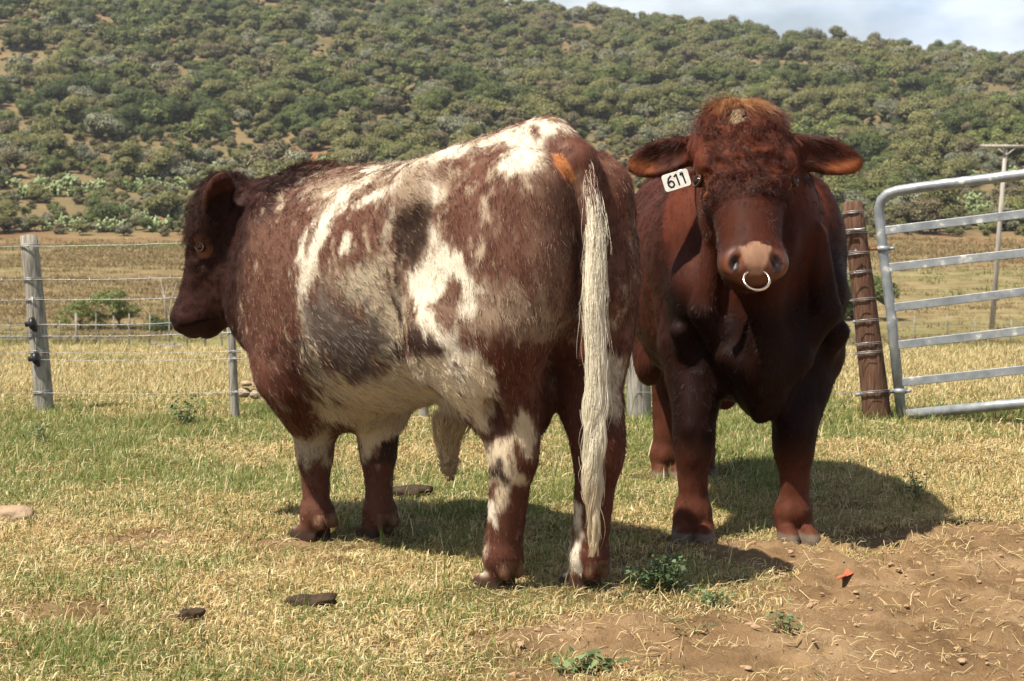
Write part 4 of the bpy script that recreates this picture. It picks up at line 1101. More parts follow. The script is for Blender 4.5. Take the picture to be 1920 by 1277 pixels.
grow(V, Q, Nv, H, 260000, 12, red_rgb, red_len, mat_hair_gloss, red, 'coat_hair', 0.00055, curl, lift=0.20, label='short glossy dark red coat hair')
for y in (-1, 1): eye_ball(H, y, RW, red, 0.84)

# nose ring and ear tag
mat_ring, _n, _l, _b = new_mat('polished_ring', 0.18, 0.5); _b.inputs['Metallic'].default_value = 1.0; _b.inputs['Base Color'].default_value = (0.83, 0.66, 0.52, 1)
mb = MB(); c0 = H.p(0.508, 0, -0.035)
n_ = H.n * 0.9 + np.array([0, 0, 0.25]); n_ /= np.linalg.norm(n_)
dn = np.array([0, 0, -1.0]); dn -= n_ * (dn @ n_); dn /= np.linalg.norm(dn)
cc = c0 + dn * 0.032 + n_ * 0.004
mb.tube([cc + H.s * (0.042 * math.sin(t)) - dn * (0.042 * math.cos(t)) for t in np.linspace(0.0, 2 * math.pi, 41)], 0.0048, 10, cap=False)
Gloc = lambda p: tuple(np.array(p) @ GR.T + GO)
mb.v = [Gloc(p) for p in mb.v]; zc = np.mean(mb.v, 0)
mb.v = [tuple(np.array(p) - zc) for p in mb.v]
ro = mb.build('nose_ring', mat_ring, None, True, tuple(zc))
tag(ro, "pale metal ring hanging from the red bull's nose", 'nose ring')
mat_tag = noise_mat('tag_plastic', [(0.35, (0.70, 0.66, 0.55)), (0.6, (0.80, 0.78, 0.70))], 60, 4, 0.45)
mat_ink, _n, _l, _b = new_mat('ink', 0.6, 0.2); _b.inputs['Base Color'].default_value = (0.012, 0.012, 0.014, 1)
tc0 = np.array(at_px(1268, 338, 6.22)); tg = empty('ear_tag', tuple(tc0), 0.0, label="white plastic ear tag numbered 611 below the red bull's right ear", cat='ear tag')
tilt = math.radians(17); ax_ = np.array([math.cos(tilt), 0.05, math.sin(tilt)]); az_ = np.array([-math.sin(tilt), 0.02, math.cos(tilt)]); an_ = np.cross(ax_, az_); an_ /= np.linalg.norm(an_)
def TP(x, z, n): return tuple(ax_ * x + az_ * z + an_ * n)
bm = bmesh.new(); ol = []
for cx, cz in ((0.036, 0.020), (-0.036, 0.020), (-0.036, -0.020), (0.036, -0.020)):
    q0 = {(1, 1): 0, (-1, 1): 90, (-1, -1): 180, (1, -1): 270}[(int(math.copysign(1, cx)), int(math.copysign(1, cz)))]
    for a_ in (0, 30, 60, 90):
        ol.append((cx + 0.009 * math.cos(math.radians(q0 + a_)), cz + 0.009 * math.sin(math.radians(q0 + a_))))
fr = [bm.verts.new(TP(x, z, 0.0012)) for x, z in ol]; bk = [bm.verts.new(TP(x, z, -0.0012)) for x, z in ol]
bm.faces.new(fr); bm.faces.new(bk[::-1])
for i in range(len(ol)): j = (i + 1) % len(ol); bm.faces.new((fr[i], bk[i], bk[j], fr[j]))
me = bpy.data.meshes.new('plate'); bmesh.ops.recalc_face_normals(bm, faces=bm.faces); bm.to_mesh(me); bm.free(); me.materials.append(mat_tag); link('plate', me, tg)
sgn = 1 if an_[1] < 0 else -1
def stroke(pts, w=0.0028):
    m = MB()
    for i in range(len(pts) - 1):
        a = np.array(pts[i]); b = np.array(pts[i + 1]); d_ = (b - a) / np.linalg.norm(b - a); nrm = np.array([-d_[1], d_[0]]) * w; a = a - d_ * w * 0.5; b = b + d_ * w * 0.5
        z0 = sgn * (0.0016 + 0.00003 * i)
        m.add([TP(*(a + nrm), z0), TP(*(b + nrm), z0), TP(*(b - nrm), z0), TP(*(a - nrm), z0)], [(0, 1, 2, 3)])
    return m
six = [(-0.014, 0.019), (-0.024, 0.012), (-0.029, 0.0), (-0.029, -0.010), (-0.023, -0.018), (-0.015, -0.018), (-0.010, -0.011), (-0.012, -0.002), (-0.019, 0.003), (-0.027, -0.003)]
for g in (six, [(-0.004, 0.013), (0.004, 0.019), (0.006, -0.018)], [(0.017, 0.013), (0.025, 0.019), (0.027, -0.018)]):
    stroke(g).build('digit', mat_ink, tg, False)
mb = MB(); mb.tube([TP(0.022, 0.030, 0), TP(0.022, 0.018, 0)], 0.006, 8); mb.build('stud', mat_tag, tg)
# ------------------------------------------------------------------ bushes, cacti and trees
def leaf_mat(name, stops, rough=0.6, transl=0.15):
    return blade_mat(name, stops, transl, rough)
LEAFS = {
 'dark':  leaf_mat('dark_leaf',  [(0.0, (0.038, 0.055, 0.014)), (0.5, (0.085, 0.110, 0.028)), (1.0, (0.15, 0.175, 0.050))]),
 'green': leaf_mat('green_leaf', [(0.0, (0.072, 0.092, 0.022)), (0.5, (0.146, 0.170, 0.044)), (1.0, (0.24, 0.252, 0.080))]),
 'olive': leaf_mat('olive_leaf', [(0.0, (0.098, 0.098, 0.034)), (0.5, (0.185, 0.178, 0.060)), (1.0, (0.285, 0.26, 0.10))]),
 'grey':  leaf_mat('grey_leaf',  [(0.0, (0.12, 0.125, 0.075)), (0.5, (0.21, 0.21, 0.130)), (1.0, (0.33, 0.32, 0.21))]),
 'brown': leaf_mat('brown_leaf', [(0.0, (0.10, 0.080, 0.042)), (0.5, (0.185, 0.150, 0.076)), (1.0, (0.27, 0.22, 0.12))]),
 'pad':   leaf_mat('cactus_pad', [(0.0, (0.10, 0.135, 0.050)), (0.5, (0.20, 0.245, 0.105)), (1.0, (0.34, 0.38, 0.19))], 0.5, 0.0),
}
mat_bark = noise_mat('bark', [(0.3, (0.06, 0.045, 0.03)), (0.7, (0.16, 0.12, 0.085))], 10, 6, 0.9)
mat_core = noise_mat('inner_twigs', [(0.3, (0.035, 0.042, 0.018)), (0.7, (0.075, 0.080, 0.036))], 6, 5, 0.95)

def leaf_cloud(r, centres, radii, n, size, flat=0.8):
    """leaf clumps spread through and over a set of lumps; returns verts, quads, tone"""
    w = np.array([q ** 2 for q in radii]); w /= w.sum()
    k = r.choice(len(centres), n, p=w)
    d = unit(r.normal(0, 1, (n, 3))); d[:, 2] = np.where(d[:, 2] < -0.35, -d[:, 2], d[:, 2])
    rad = np.array(radii)[k] * (0.80 + 0.24 * r.random(n) + 0.22 * (r.random(n) < 0.14) * r.random(n)) ; c = np.array(centres)[k] + d * rad[:, None] * np.array([1, 1, flat])
    nrm = unit(d + np.array([0, 0, 0.25]) + r.normal(0, 0.38, (n, 3))); t = unit(np.cross(nrm, r.normal(0, 1, (n, 3)))); b = np.cross(nrm, t)
    s = size * (0.5 + 0.9 * r.random(n))[:, None]
    V = np.stack([c - t * s - b * s * 0.15, c - b * s * 0.6, c + t * s + b * s * 0.1, c + b * s * 0.65], 1).reshape(-1, 3)
    Qd = np.arange(4 * n).reshape(-1, 4)
    tone = np.repeat(np.clip(0.45 + 0.22 * r.normal(0, 1, n) + 0.12 * (r.random(len(centres))[k] - 0.5) * 3, 0, 1), 4)
    return V, Qd, tone

def bush_mesh(seed, kind, n=850, size=0.042, tall=0.8, lumps=9, name='bush'):
    r = np.random.default_rng(seed); cs = []; rs = []
    for i in range(lumps):
        a = r.random() * 6.28; q = 0.36 * math.sqrt(r.random()); rr_ = 0.12 + 0.16 * r.random()
        cs.append((q * math.cos(a), q * math.sin(a), tall * (0.22 + 0.52 * r.random() * (1 - q)))); rs.append(rr_)
    V, Qd, tone = leaf_cloud(r, cs, rs, n, size, 0.85)
    Vs = [V]; Qs = [Qd]; Ts = [tone]; Ms = [np.zeros(len(Qd), int)]; base = len(V)
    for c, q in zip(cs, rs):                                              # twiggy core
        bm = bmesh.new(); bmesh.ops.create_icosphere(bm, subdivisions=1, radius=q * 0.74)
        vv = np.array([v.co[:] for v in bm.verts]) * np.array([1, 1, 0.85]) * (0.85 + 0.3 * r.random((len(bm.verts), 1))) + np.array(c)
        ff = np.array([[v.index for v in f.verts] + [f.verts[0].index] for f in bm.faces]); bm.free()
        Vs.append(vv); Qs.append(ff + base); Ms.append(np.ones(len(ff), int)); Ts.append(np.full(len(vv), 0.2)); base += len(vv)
    Vv = np.concatenate(Vs); faces = [tuple(int(i) for i in dict.fromkeys(f)) for f in np.concatenate(Qs)]
    for s_ in range(3):                                                    # stems
        a = r.random() * 6.28; b0 = len(Vv); top = np.array([0.18 * math.cos(a), 0.18 * math.sin(a), 0.3 * tall])
        ring = lambda o, q: [o + np.array([q * math.cos(t), q * math.sin(t), 0]) for t in (0, 2.1, 4.2)]
        Vv = np.concatenate([Vv, ring(np.array([0.02 * s_, 0, -0.05]), 0.022), ring(top, 0.010)])
        faces += [(b0, b0 + 1, b0 + 4, b0 + 3), (b0 + 1, b0 + 2, b0 + 5, b0 + 4), (b0 + 2, b0, b0 + 3, b0 + 5)]; Ms.append(np.full(3, 2)); Ts.append(np.full(6, 0.3))
    me = bpy.data.meshes.new(name); me.from_pydata(Vv.tolist(), [], faces)
    for m_ in (LEAFS[kind], mat_core, mat_bark): me.materials.append(m_)
    me.polygons.foreach_set('material_index', np.concatenate(Ms).tolist())
    a = me.attributes.new('tone', 'FLOAT', 'POINT'); a.data.foreach_set('value', np.concatenate(Ts).astype(np.float32))
    return me

def cactus_mesh(seed, n=95):
    """prickly pear: thick oval pads growing out of each other"""
    r = np.random.default_rng(seed); V = []; Fc = []; T = []
    pads = [(np.array([r.normal(0, .09), r.normal(0, .09), 0.0]), unit(np.array([r.normal(0, .9), r.normal(0, .9), 1.0])), 0) for _ in range(12)]
    i = 0
    while i < len(pads) and len(pads) < n:
        o, d, g = pads[i]; i += 1
        L_ = 0.115 * (0.8 + 0.4 * r.random())
        for _ in range(r.integers(1, 4)):
            if g < 5: pads.append((o + d * L_ * (0.75 + 0.25 * r.random()), unit(d + r.normal(0, 0.65, 3) + np.array([0, 0, 0.25])), g + 1))
    for o, d, g in pads:
        L_ = 0.058 * (0.8 + 0.5 * r.random()); s = unit(np.cross(d, r.normal(0, 1, 3))); nn = np.cross(s, d); b = len(V); c = o + d * L_
        for side in (-1, 1):
            V.append(c + nn * 0.018 * side)
        for k in range(8):
            t = k * math.pi / 4; V.append(c + d * L_ * math.cos(t) + s * L_ * 0.62 * math.sin(t))
        for k in range(8):
            Fc.append((b, b + 2 + k, b + 2 + (k + 1) % 8)); Fc.append((b + 1, b + 2 + (k + 1) % 8, b + 2 + k))
        T += [float(np.clip(0.25 + 0.09 * g + 0.3 * r.random(), 0, 1))] * 10
    me = bpy.data.meshes.new('prickly_pear'); me.from_pydata([tuple(v) for v in V], [], Fc); me.materials.append(LEAFS['pad'])
    me.polygons.foreach_set('use_smooth', [True] * len(Fc))
    a = me.attributes.new('tone', 'FLOAT', 'POINT'); a.data.foreach_set('value', np.array(T, np.float32))
    return me

BK = ['dark', 'dark', 'green', 'green', 'olive', 'olive', 'grey', 'brown']
near_bush = [bush_mesh(900 + i, k, 3600, 0.019, 0.75 + 0.12 * (i % 3), 8 + i % 4) for i, k in enumerate(BK)]
far_bush = [bush_mesh(950 + i, k, 1500, 0.028, 0.75 + 0.12 * (i % 3), 7 + i % 4) for i, k in enumerate(BK)]
cacti = [cactus_mesh(30 + i) for i in range(4)]
far_v = far_bush + cacti

rv = np.random.default_rng(44)
def grid_pts(y0, y1, sp):
    out = []
    y = y0
    while y < y1:
        w = y * 0.40 + 22; n = int(2 * w / sp)
        xs = np.linspace(-w, w, n) + rv.normal(0, sp * 0.42, n); out.append(np.stack([xs, np.full(n, y) + rv.normal(0, sp * 0.42, n)], 1)); y += sp
    return np.concatenate(out)
hp = np.concatenate([grid_pts(152, 235, 2.7), grid_pts(235, 330, 3.0), grid_pts(330, 486, 3.4)])
hx, hy = hp[:, 0], hp[:, 1]
hz = land_z(hx, hy); huv = pix_of(np.stack([hx, hy, hz], 1))
P3 = np.stack([hx, hy, 0 * hx], -1)
open_ = fbm(P3, 1 / 16.0, 201, 3) + np.interp(hy, [153, 190, 215, 330], [-0.01, 0.0, 0.05, 0.12])
open_ -= 0.13 * np.exp(-((huv[:, 0] - 120) / 260) ** 2 - ((huv[:, 1] - 400) / 50) ** 2)
open_ -= 0.22 * np.exp(-((huv[:, 0] - 200) / 230) ** 2 - ((huv[:, 1] - 290) / 24) ** 2)
open_ -= 0.20 * np.exp(-((huv[:, 0] - 400) / 55) ** 2 - ((huv[:, 1] - 215) / 16) ** 2)
open_ -= 0.22 * np.exp(-((huv[:, 0] - 790) / 110) ** 2 - ((huv[:, 1] - 55) / 22) ** 2)
keep = (open_ > 0.455) & (rv.random(len(hx)) < 0.86)
dk = fbm(P3, 1 / 34.0, 202, 3) + 0.16 * np.exp(-((huv[:, 0] - 330) / 420) ** 2 - ((huv[:, 1] - 225) / 45) ** 2) + 0.14 * np.exp(-((huv[:, 0] - 1480) / 260) ** 2 - ((huv[:, 1] - 320) / 50) ** 2)
cact = fbm(P3, 1 / 14.0, 203, 2) + np.interp(hy, [150, 176, 195, 220, 250], [0.12, 0.20, 0.14, 0.0, -0.5]) - 0.10 * (hx > 15) * (hx < 40)
q = rv.random(len(hx)); kind = np.zeros(len(hx), int)
kind = np.where(q < 0.22, 4, np.where(q < 0.44, 5, np.where(q < 0.56, 2, np.where(q < 0.66, 3, np.where(q < 0.83, 6, np.where(q < 0.95, 7, np.where(q < 0.98, 0, 1)))))))
dsel = (dk > 0.58) & (rv.random(len(hx)) < 0.6); kind = np.where(dsel, rv.integers(0, 3, len(hx)), kind)
csel = (cact > 0.60) & (rv.random(len(hx)) < 0.72); kind = np.where(csel, 8 + rv.integers(0, 4, len(hx)), kind)
size = np.where(kind >= 8, 2.6 + 2.0 * rv.random(len(hx)), 2.0 + 4.2 * rv.random(len(hx)) ** 2.0) * np.interp(hy, [150, 180, 230, 480], [0.85, 0.95, 1.0, 1.0])
hx, hy, hz, kind, size, huv = [a[keep] for a in (hx, hy, hz, kind, size, huv)]
rot = rv.random(len(hx)) * 6.28
# the ones that show largest stand as objects of their own; the rest of the scrub is one mass
show = size / hy * F_PX
u_, v_ = huv[:, 0], huv[:, 1]
hidden = ((u_ > 480) & (u_ < 1190) & (v_ > 330)) | ((u_ > 360) & (u_ < 500) & (v_ > 370)) | ((u_ > 1200) & (u_ < 1560) & (v_ > 260)) | (u_ < -20) | (u_ > 1940)
cand = np.where(~hidden & (v_ > 60), show, 0)
order = np.argsort(-cand)
is_c = kind >= 8
pick = np.concatenate([[i for i in order if not is_c[i] and cand[i] > 0][:200], [i for i in order if is_c[i] and cand[i] > 0][:95]]).astype(int)
COLNAME = ['dark green', 'dark green', 'mid-green', 'leafy green', 'olive', 'olive', 'silvery grey', 'brownish']
SHAPE = ['rounded', 'broad', 'rounded', 'spreading', 'dense', 'wide', 'pale', 'dry']
def where_text(u, v):
    cols = [(110, "beyond the left fence post"), (240, "left of the roan bull's head"), (420, "above the roan bull's head"), (620, "above the roan bull's neck"), (860, "above the roan bull's back"),
            (1060, "above the roan bull's rump"), (1240, "between the two bulls' backs"), (1500, "above the red bull's head"), (1640, "above the brown gate post"), (1800, "above the metal gate"), (2100, "beside the utility pole")]
    c = [t for m_, t in cols if u < m_][0]
    row = "at the foot of the hill" if v > 400 else "on the lowest slope" if v > 340 else "low on the hillside" if v > 270 else "on the middle slope" if v > 190 else "high on the hillside"
    return row, c
made = []
for i in pick:
    k = kind[i]; row, c_ = where_text(u_[i], v_[i])
    if k >= 8:
        o = link('prickly_pear', cacti[k - 8], None, (hx[i], hy[i], hz[i] - 0.05)); sz_ = 'large ' if size[i] > 4.6 else 'small ' if size[i] < 3.4 else ''; lab = sz_ + 'green prickly pear ' + row + ' ' + c_; grp = 'prickly pears on the hillside'; cat = 'cactus'
    else:
        o = link('bush', near_bush[k], None, (hx[i], hy[i], hz[i] - 0.1)); sz_ = 'large ' if size[i] > 5.4 else 'small ' if size[i] < 4.2 else ''; lab = sz_ + SHAPE[k] + ' ' + COLNAME[k] + ' bush ' + row + ' ' + c_; grp = 'bushes on the hillside'; cat = 'bush'
    o.scale = (size[i],) * 3; o.rotation_euler = (0, 0, rot[i]); tag(o, lab, cat, grp); made.append((o, lab, u_[i]))
same = {}
for o, lab, uu_ in made: same.setdefault(lab, []).append((uu_, o))
ORD = ['second-from-left', 'third-from-left', 'fourth-from-left', 'fifth-from-left', 'sixth-from-left', 'seventh-from-left', 'eighth-from-left']
for lab, lst in same.items():
    if len(lst) < 2: continue
    lst.sort(key=lambda t_: t_[0])
    for j_, (_u, o) in enumerate(lst):
        w_ = 'leftmost' if j_ == 0 else 'rightmost' if j_ == len(lst) - 1 else ('middle' if len(lst) == 3 else ORD[min(j_ - 1, 6)])
        o['label'] = w_ + ' ' + lab
        if len(o['label'].split()) > 16: o['label'] = o['label'].replace('green prickly', 'prickly')
rest = np.ones(len(hx), bool); rest[pick] = False
scatter('hillside_scrub', np.stack([hx, hy, hz - 0.1], 1)[rest], size[rest], rot[rest], kind[rest], far_v, 'dense mixed green and olive scrub covering the whole hillside')
# small shrubs and tussocks between the bushes
gp = np.concatenate([grid_pts(151, 260, 2.3), grid_pts(260, 420, 3.4)]); gz = land_z(gp[:, 0], gp[:, 1])
gk2 = np.array([2, 4, 5, 6, 7, 7])[rv.integers(0, 6, len(gp))]
scatter('low_scrub', np.stack([gp[:, 0], gp[:, 1], gz - 0.05], 1), 0.6 + 1.1 * rv.random(len(gp)), rv.random(len(gp)) * 6.28, gk2, far_bush, 'low shrubs and dry tussocks between the hillside bushes')

def on_land(u, v, d0, d1):
    """distance at which the ground is seen at picture position u, v"""
    for d in np.arange(d0, d1, 0.25):
        p = at_px(u, v, d)
        if p.z <= float(land_z(p.x, p.y)): return p
    return at_px(u, v, d1)

def tree(u, vb, vt, name, label, cat, seed, kind, spread, sparse, d0=45, d1=120, n=1500, group=None):
    base = on_land(u, vb, d0, d1); h = (vb - vt) / F_PX * base.y; r = np.random.default_rng(seed)
    t = empty(name, (base.x, base.y, base.z - 0.03), 0, label=label, cat=cat, group=group)
    mb = MB(); cs = []; rs = []
    nb = 6
    mb.tube([(0, 0, -0.1), (0.02 * h, 0, 0.15 * h), (0.0, 0.02 * h, 0.30 * h)], [0.035 * h, 0.028 * h, 0.022 * h], 7)
    for i in range(nb):
        a = i * 6.28 / nb + r.random(); q = spread * h * (0.35 + 0.6 * r.random()); z = h * (0.45 + 0.42 * r.random())
        e = np.array([q * math.cos(a), q * math.sin(a), z])
        mb.tube([(0, 0.0, 0.22 * h), e * 0.5 + np.array([0, 0, 0.06 * h]), e], [0.016 * h, 0.011 * h, 0.004 * h], 5)
        for j in range(3):
            cs.append(tuple(e + r.normal(0, 0.12 * h, 3) * np.array([1.3, 1.3, 1.0]) - np.array([0, 0, 0.20 * h * j]))); rs.append(h * (0.13 + 0.11 * r.random()))
    cs.append((0, 0, 0.78 * h)); rs.append(0.20 * h)
    mb.build('trunk', mat_bark, t)
    V, Qd, tone = leaf_cloud(r, cs, rs, n, 0.022 * h, 0.6)
    me = mesh_np('crown', V, Qd, LEAFS[kind], False); a = me.attributes.new('tone', 'FLOAT', 'POINT'); a.data.foreach_set('value', tone.astype(np.float32))
    link('crown', me, t)
    return t
G = 'small trees in the field beyond the fence'
tree(150, 618, 552, 'thorn_tree', 'sparse green thorn tree just right of the left fence post', 'tree', 71, 'green', 0.62, True, group=G, n=5200)
tree(186, 616, 566, 'thorn_tree', 'low olive thorn tree in the middle of the three field trees', 'tree', 72, 'green', 0.6, True, group=G, n=2600)
tree(222, 619, 534, 'thorn_tree', 'tallest thin-crowned thorn tree of the three in the field', 'tree', 73, 'green', 0.52, True, group=G, n=5200)
def field_bush(u, vb, wpx, k, label, sc_z=1.0):
    p = on_land(u, vb, 40, 130); o = link('bush', near_bush[k], None, (p.x, p.y, p.z - 0.08)); s = wpx / F_PX * p.y / 0.85
    o.scale = (s, s, s * sc_z); o.rotation_euler = (0, 0, u * 0.1); tag(o, label, 'bush', 'bushes in the field')
    return p, s
p_, s_ = field_bush(308, 622, 66, 0, "dark green bush in the field below the roan bull's muzzle", 0.85)
mb = MB()
for a in range(5):
    mb.tube([(0, 0, 0), (0.15 * math.cos(a * 2.1), 0.1 * math.sin(a * 2.1), 0.75 * s_), (0.34 * math.cos(a * 2.1 + .4), 0.2, (0.95 + 0.08 * a) * s_)], [0.035, 0.02, 0.006], 5)
o = mb.build('dead_shrub', noise_mat('bleached_wood', [(0.3, (0.25, 0.21, 0.17)), (0.7, (0.42, 0.37, 0.31))], 12), None, True, (p_.x, p_.y + 0.6, p_.z)); tag(o, 'bleached leafless shrub rising behind the dark field bush', 'dead shrub')
field_bush(412, 622, 34, 1, "small dark bush beside the thin fence post under the roan bull's jaw", 0.8)
field_bush(1622, 602, 116, 1, 'large dark green bush behind the brown gate post', 0.95)
field_bush(1572, 600, 70, 0, "dark bush in the field just right of the red bull's shoulder", 1.0)
# ------------------------------------------------------------------ fences, gate, pole
mat_grey_wood = noise_mat('weathered_wood', [(0.25, (0.10, 0.09, 0.07)), (0.45, (0.24, 0.22, 0.18)), (0.6, (0.34, 0.315, 0.26)), (0.8, (0.22, 0.19, 0.12))], 14, 8, 0.9, 0.1, (6, 6, 0.6), 0.9, 30, 0.006)
mat_brown_wood = noise_mat('creosoted_wood', [(0.25, (0.045, 0.025, 0.017)), (0.5, (0.115, 0.058, 0.036)), (0.75, (0.19, 0.11, 0.07))], 12, 8, 0.85, 0.15, (6, 6, 0.6), 0.9, 30, 0.006)
mat_wire = noise_mat('galvanised_wire', [(0.3, (0.22, 0.22, 0.22)), (0.7, (0.48, 0.48, 0.47))], 30, 3, 0.45, 0.5, metal=0.6)
mat_rust = noise_mat('rusty_rod', [(0.3, (0.16, 0.055, 0.02)), (0.7, (0.32, 0.13, 0.05))], 50, 4, 0.8)
mat_plastic, _n, _l, _b = new_mat('black_insulator', 0.4, 0.4); _b.inputs['Base Color'].default_value = (0.012, 0.012, 0.012, 1)
m, N, L, b = new_mat('galvanised_tube', 0.42, 0.5)
tcn = N.new('ShaderNodeTexCoord'); n1 = N.new('ShaderNodeTexNoise'); n1.inputs['Scale'].default_value = 14; n1.inputs['Detail'].default_value = 8; L.new(tcn.outputs['Object'], n1.inputs['Vector'])
r1 = ramp(N, [(0.35, (0.20, 0.215, 0.225)), (0.55, (0.29, 0.305, 0.315)), (0.62, (0.33, 0.34, 0.335)), (0.68, (0.62, 0.61, 0.56))]); L.new(n1.outputs['Fac'], r1.inputs[0]); L.new(r1.outputs[0], b.inputs['Base Color']); b.inputs['Metallic'].default_value = 0.35
n2 = N.new('ShaderNodeTexNoise'); n2.inputs['Scale'].default_value = 60; L.new(tcn.outputs['Object'], n2.inputs['Vector']); r2 = ramp(N, [(0.3, (0.32,) * 3), (0.7, (0.6,) * 3)]); L.new(n2.outputs['Fac'], r2.inputs[0]); L.new(r2.outputs[0], b.inputs['Roughness'])
mat_gate = m

def post(name, bot, top, rb, rt, mat, parent, seed=0, bury=0.25):
    r = np.random.default_rng(seed); bot = np.array(bot, float); top = np.array(top, float); ax = (top - bot) / np.linalg.norm(top - bot)
    n, sg = 12, 16; V = []
    a = np.cross(ax, [0, 1, 0.1]); a /= np.linalg.norm(a); b2 = np.cross(ax, a)
    ph = r.random(6) * 6.28
    for i in range(n):
        t = i / (n - 1); c = bot - ax * bury * (1 - t) + (top - bot) * t + a * 0.006 * math.sin(3 * t + ph[0])
        for k in range(sg):
            th = 2 * math.pi * k / sg; rad = (rb + (rt - rb) * t) * (1 + 0.05 * math.sin(2 * th + ph[1] + t) + 0.03 * math.sin(5 * th + ph[2] + 2 * t) + 0.02 * r.normal() * 0.5)
            if i == n - 1: rad *= 0.93
            V.append(c + a * rad * math.cos(th) + b2 * rad * math.sin(th))
    Fc = [(i * sg + k, i * sg + (k + 1) % sg, (i + 1) * sg + (k + 1) % sg, (i + 1) * sg + k) for i in range(n - 1) for k in range(sg)]
    V.append(top + ax * 0.004); Fc += [((n - 1) * sg + k, (n - 1) * sg + (k + 1) % sg, len(V) - 1) for k in range(sg)]
    me = mesh_np(name, V, Fc, mat)
    return link(name, me, parent)
def loop_tie(name, c, rad, parent, axis_tilt=0.1, wr=0.0025):
    mb = MB()
    for o in (-0.004, 0.005):
        mb.tube([(c[0] + rad * math.cos(t), c[1] + rad * math.sin(t), c[2] + o + axis_tilt * rad * math.cos(t + 1)) for t in np.linspace(0, 2 * math.pi, 19)], wr, 5, cap=False)
    return mb.build(name, mat_wire, parent)
def wire(pts, parent, barbed, seed, r=0.0021, sag=0.01):
    mb = MB(); rg = np.random.default_rng(seed); P = []
    for a, b_ in zip(pts, pts[1:]):
        a = np.array(a); b_ = np.array(b_)
        for t in np.linspace(0, 1, 9)[:-1]: P.append(a + (b_ - a) * t - np.array([0, 0, 4 * sag * t * (1 - t)]) + rg.normal(0, 0.0012, 3))
    P.append(np.array(pts[-1])); mb.tube(P, r, 5)
    if barbed:
        P = np.array(P); seg = np.linalg.norm(np.diff(P, axis=0), axis=1); cum = np.concatenate([[0], np.cumsum(seg)])
        for s in np.arange(0.05, cum[-1], 0.13):
            c = np.array([np.interp(s, cum, P[:, k]) for k in range(3)])
            for _ in range(2):
                d = rg.normal(0, 1, 3) * np.array([0.5, 0.5, 1.0]); d = d / np.linalg.norm(d) * 0.013
                mb.tube([c - d, c + d], 0.0011, 3)
            mb.tube([c - np.array([0.008, 0, 0]), c + np.array([0.008, 0, 0])], r * 1.9, 5)
    return mb.build('wire', mat_wire, parent)
fence = empty('wire_fence', tuple(at_px(443, 795, 11.0)), 0, label='wire fence on weathered wooden posts along the back of the paddock', cat='fence')
FO = np.array(fence.location)
def fp(u, v, d): return np.array(at_px(u, v, d)) - FO
# posts of the near fence
D1, D2, D3, D4, D5 = 11.0, 10.6, 10.5, 10.6, 10.45
pl_ = post('post', fp(84, 790, D1), fp(53, 441, D1), 0.057, 0.049, mat_grey_wood, fence, 1)
p2 = post('post', fp(443, 806, D2), fp(428, 560, D2), 0.026, 0.024, mat_grey_wood, fence, 2)
p3 = post('post', fp(797, 812, D3), fp(790, 470, D3), 0.028, 0.026, mat_grey_wood, fence, 3)
p4 = post('post', fp(1200, 800, D4), fp(1192, 420, D4), 0.070, 0.065, mat_grey_wood, fence, 4)
p0 = post('post', fp(-330, 760, 12.2), fp(-350, 440, 12.2), 0.026, 0.024, mat_grey_wood, fence, 5)
rows = [(466, 461, 451, 399, False), (528, 524, 516, 470, True), (566, 562, 554, 511, True), (614, 609, 600, 562, False), (634, 630, 623, 602, True), (662, 660, 659, 645, False), (676, 674, 672, 660, False), (737, 736, 735, 735, False)]
for i, (a, b_, c, d, brb) in enumerate(rows):
    x1 = 53 + (b_ - 441) / 349 * 31
    wire([fp(-345, a - 3, 12.2), fp(x1, b_, D1 - 0.055), fp(434, c, D2 - 0.03), fp(793, c * 0.6 + d * 0.4, D3 - 0.03), fp(1196, c * 0.3 + d * 0.7, D4 - 0.075), fp(1600 + (d - 380) * 0.13, d, D5 - 0.09)], fence, brb, 20 + i, 0.0022 if i < 5 else 0.0015)
    if i not in (3, 6): loop_tie('wire_tie', fp(x1 + 1, b_, D1), 0.060, pl_, 0.12)
    loop_tie('wire_tie', fp(436 + (c - 560) * 0.06, c, D2), 0.030, p2, 0.1) if c > 575 else None
for v, u in ((607, 60), (672, 66)):
    mb = MB(); c = fp(u, v, D1 - 0.065)
    mb.tube([c + np.array([0, 0.02, 0.03]), c + np.array([0, -0.005, 0.018]), c + np.array([0, -0.012, 0]), c + np.array([0.01, -0.004, -0.022]), c + np.array([0.018, 0.01, -0.045])], [0.012, 0.02, 0.026, 0.021, 0.009], 10)
    mb.tube([c + np.array([-0.035, -0.012, -0.004]), c + np.array([0.012, -0.014, 0.004])], [0.016, 0.013], 8)
    mb.build('insulator', mat_plastic, pl_)
    mb = MB(); mb.tube([c + np.array([0.01, 0, 0.03]), c + np.array([0.008, -0.004, 0.10]), c + np.array([0.004, 0.0, 0.16])], 0.0026, 5); mb.build('wire_tie', mat_wire, pl_)
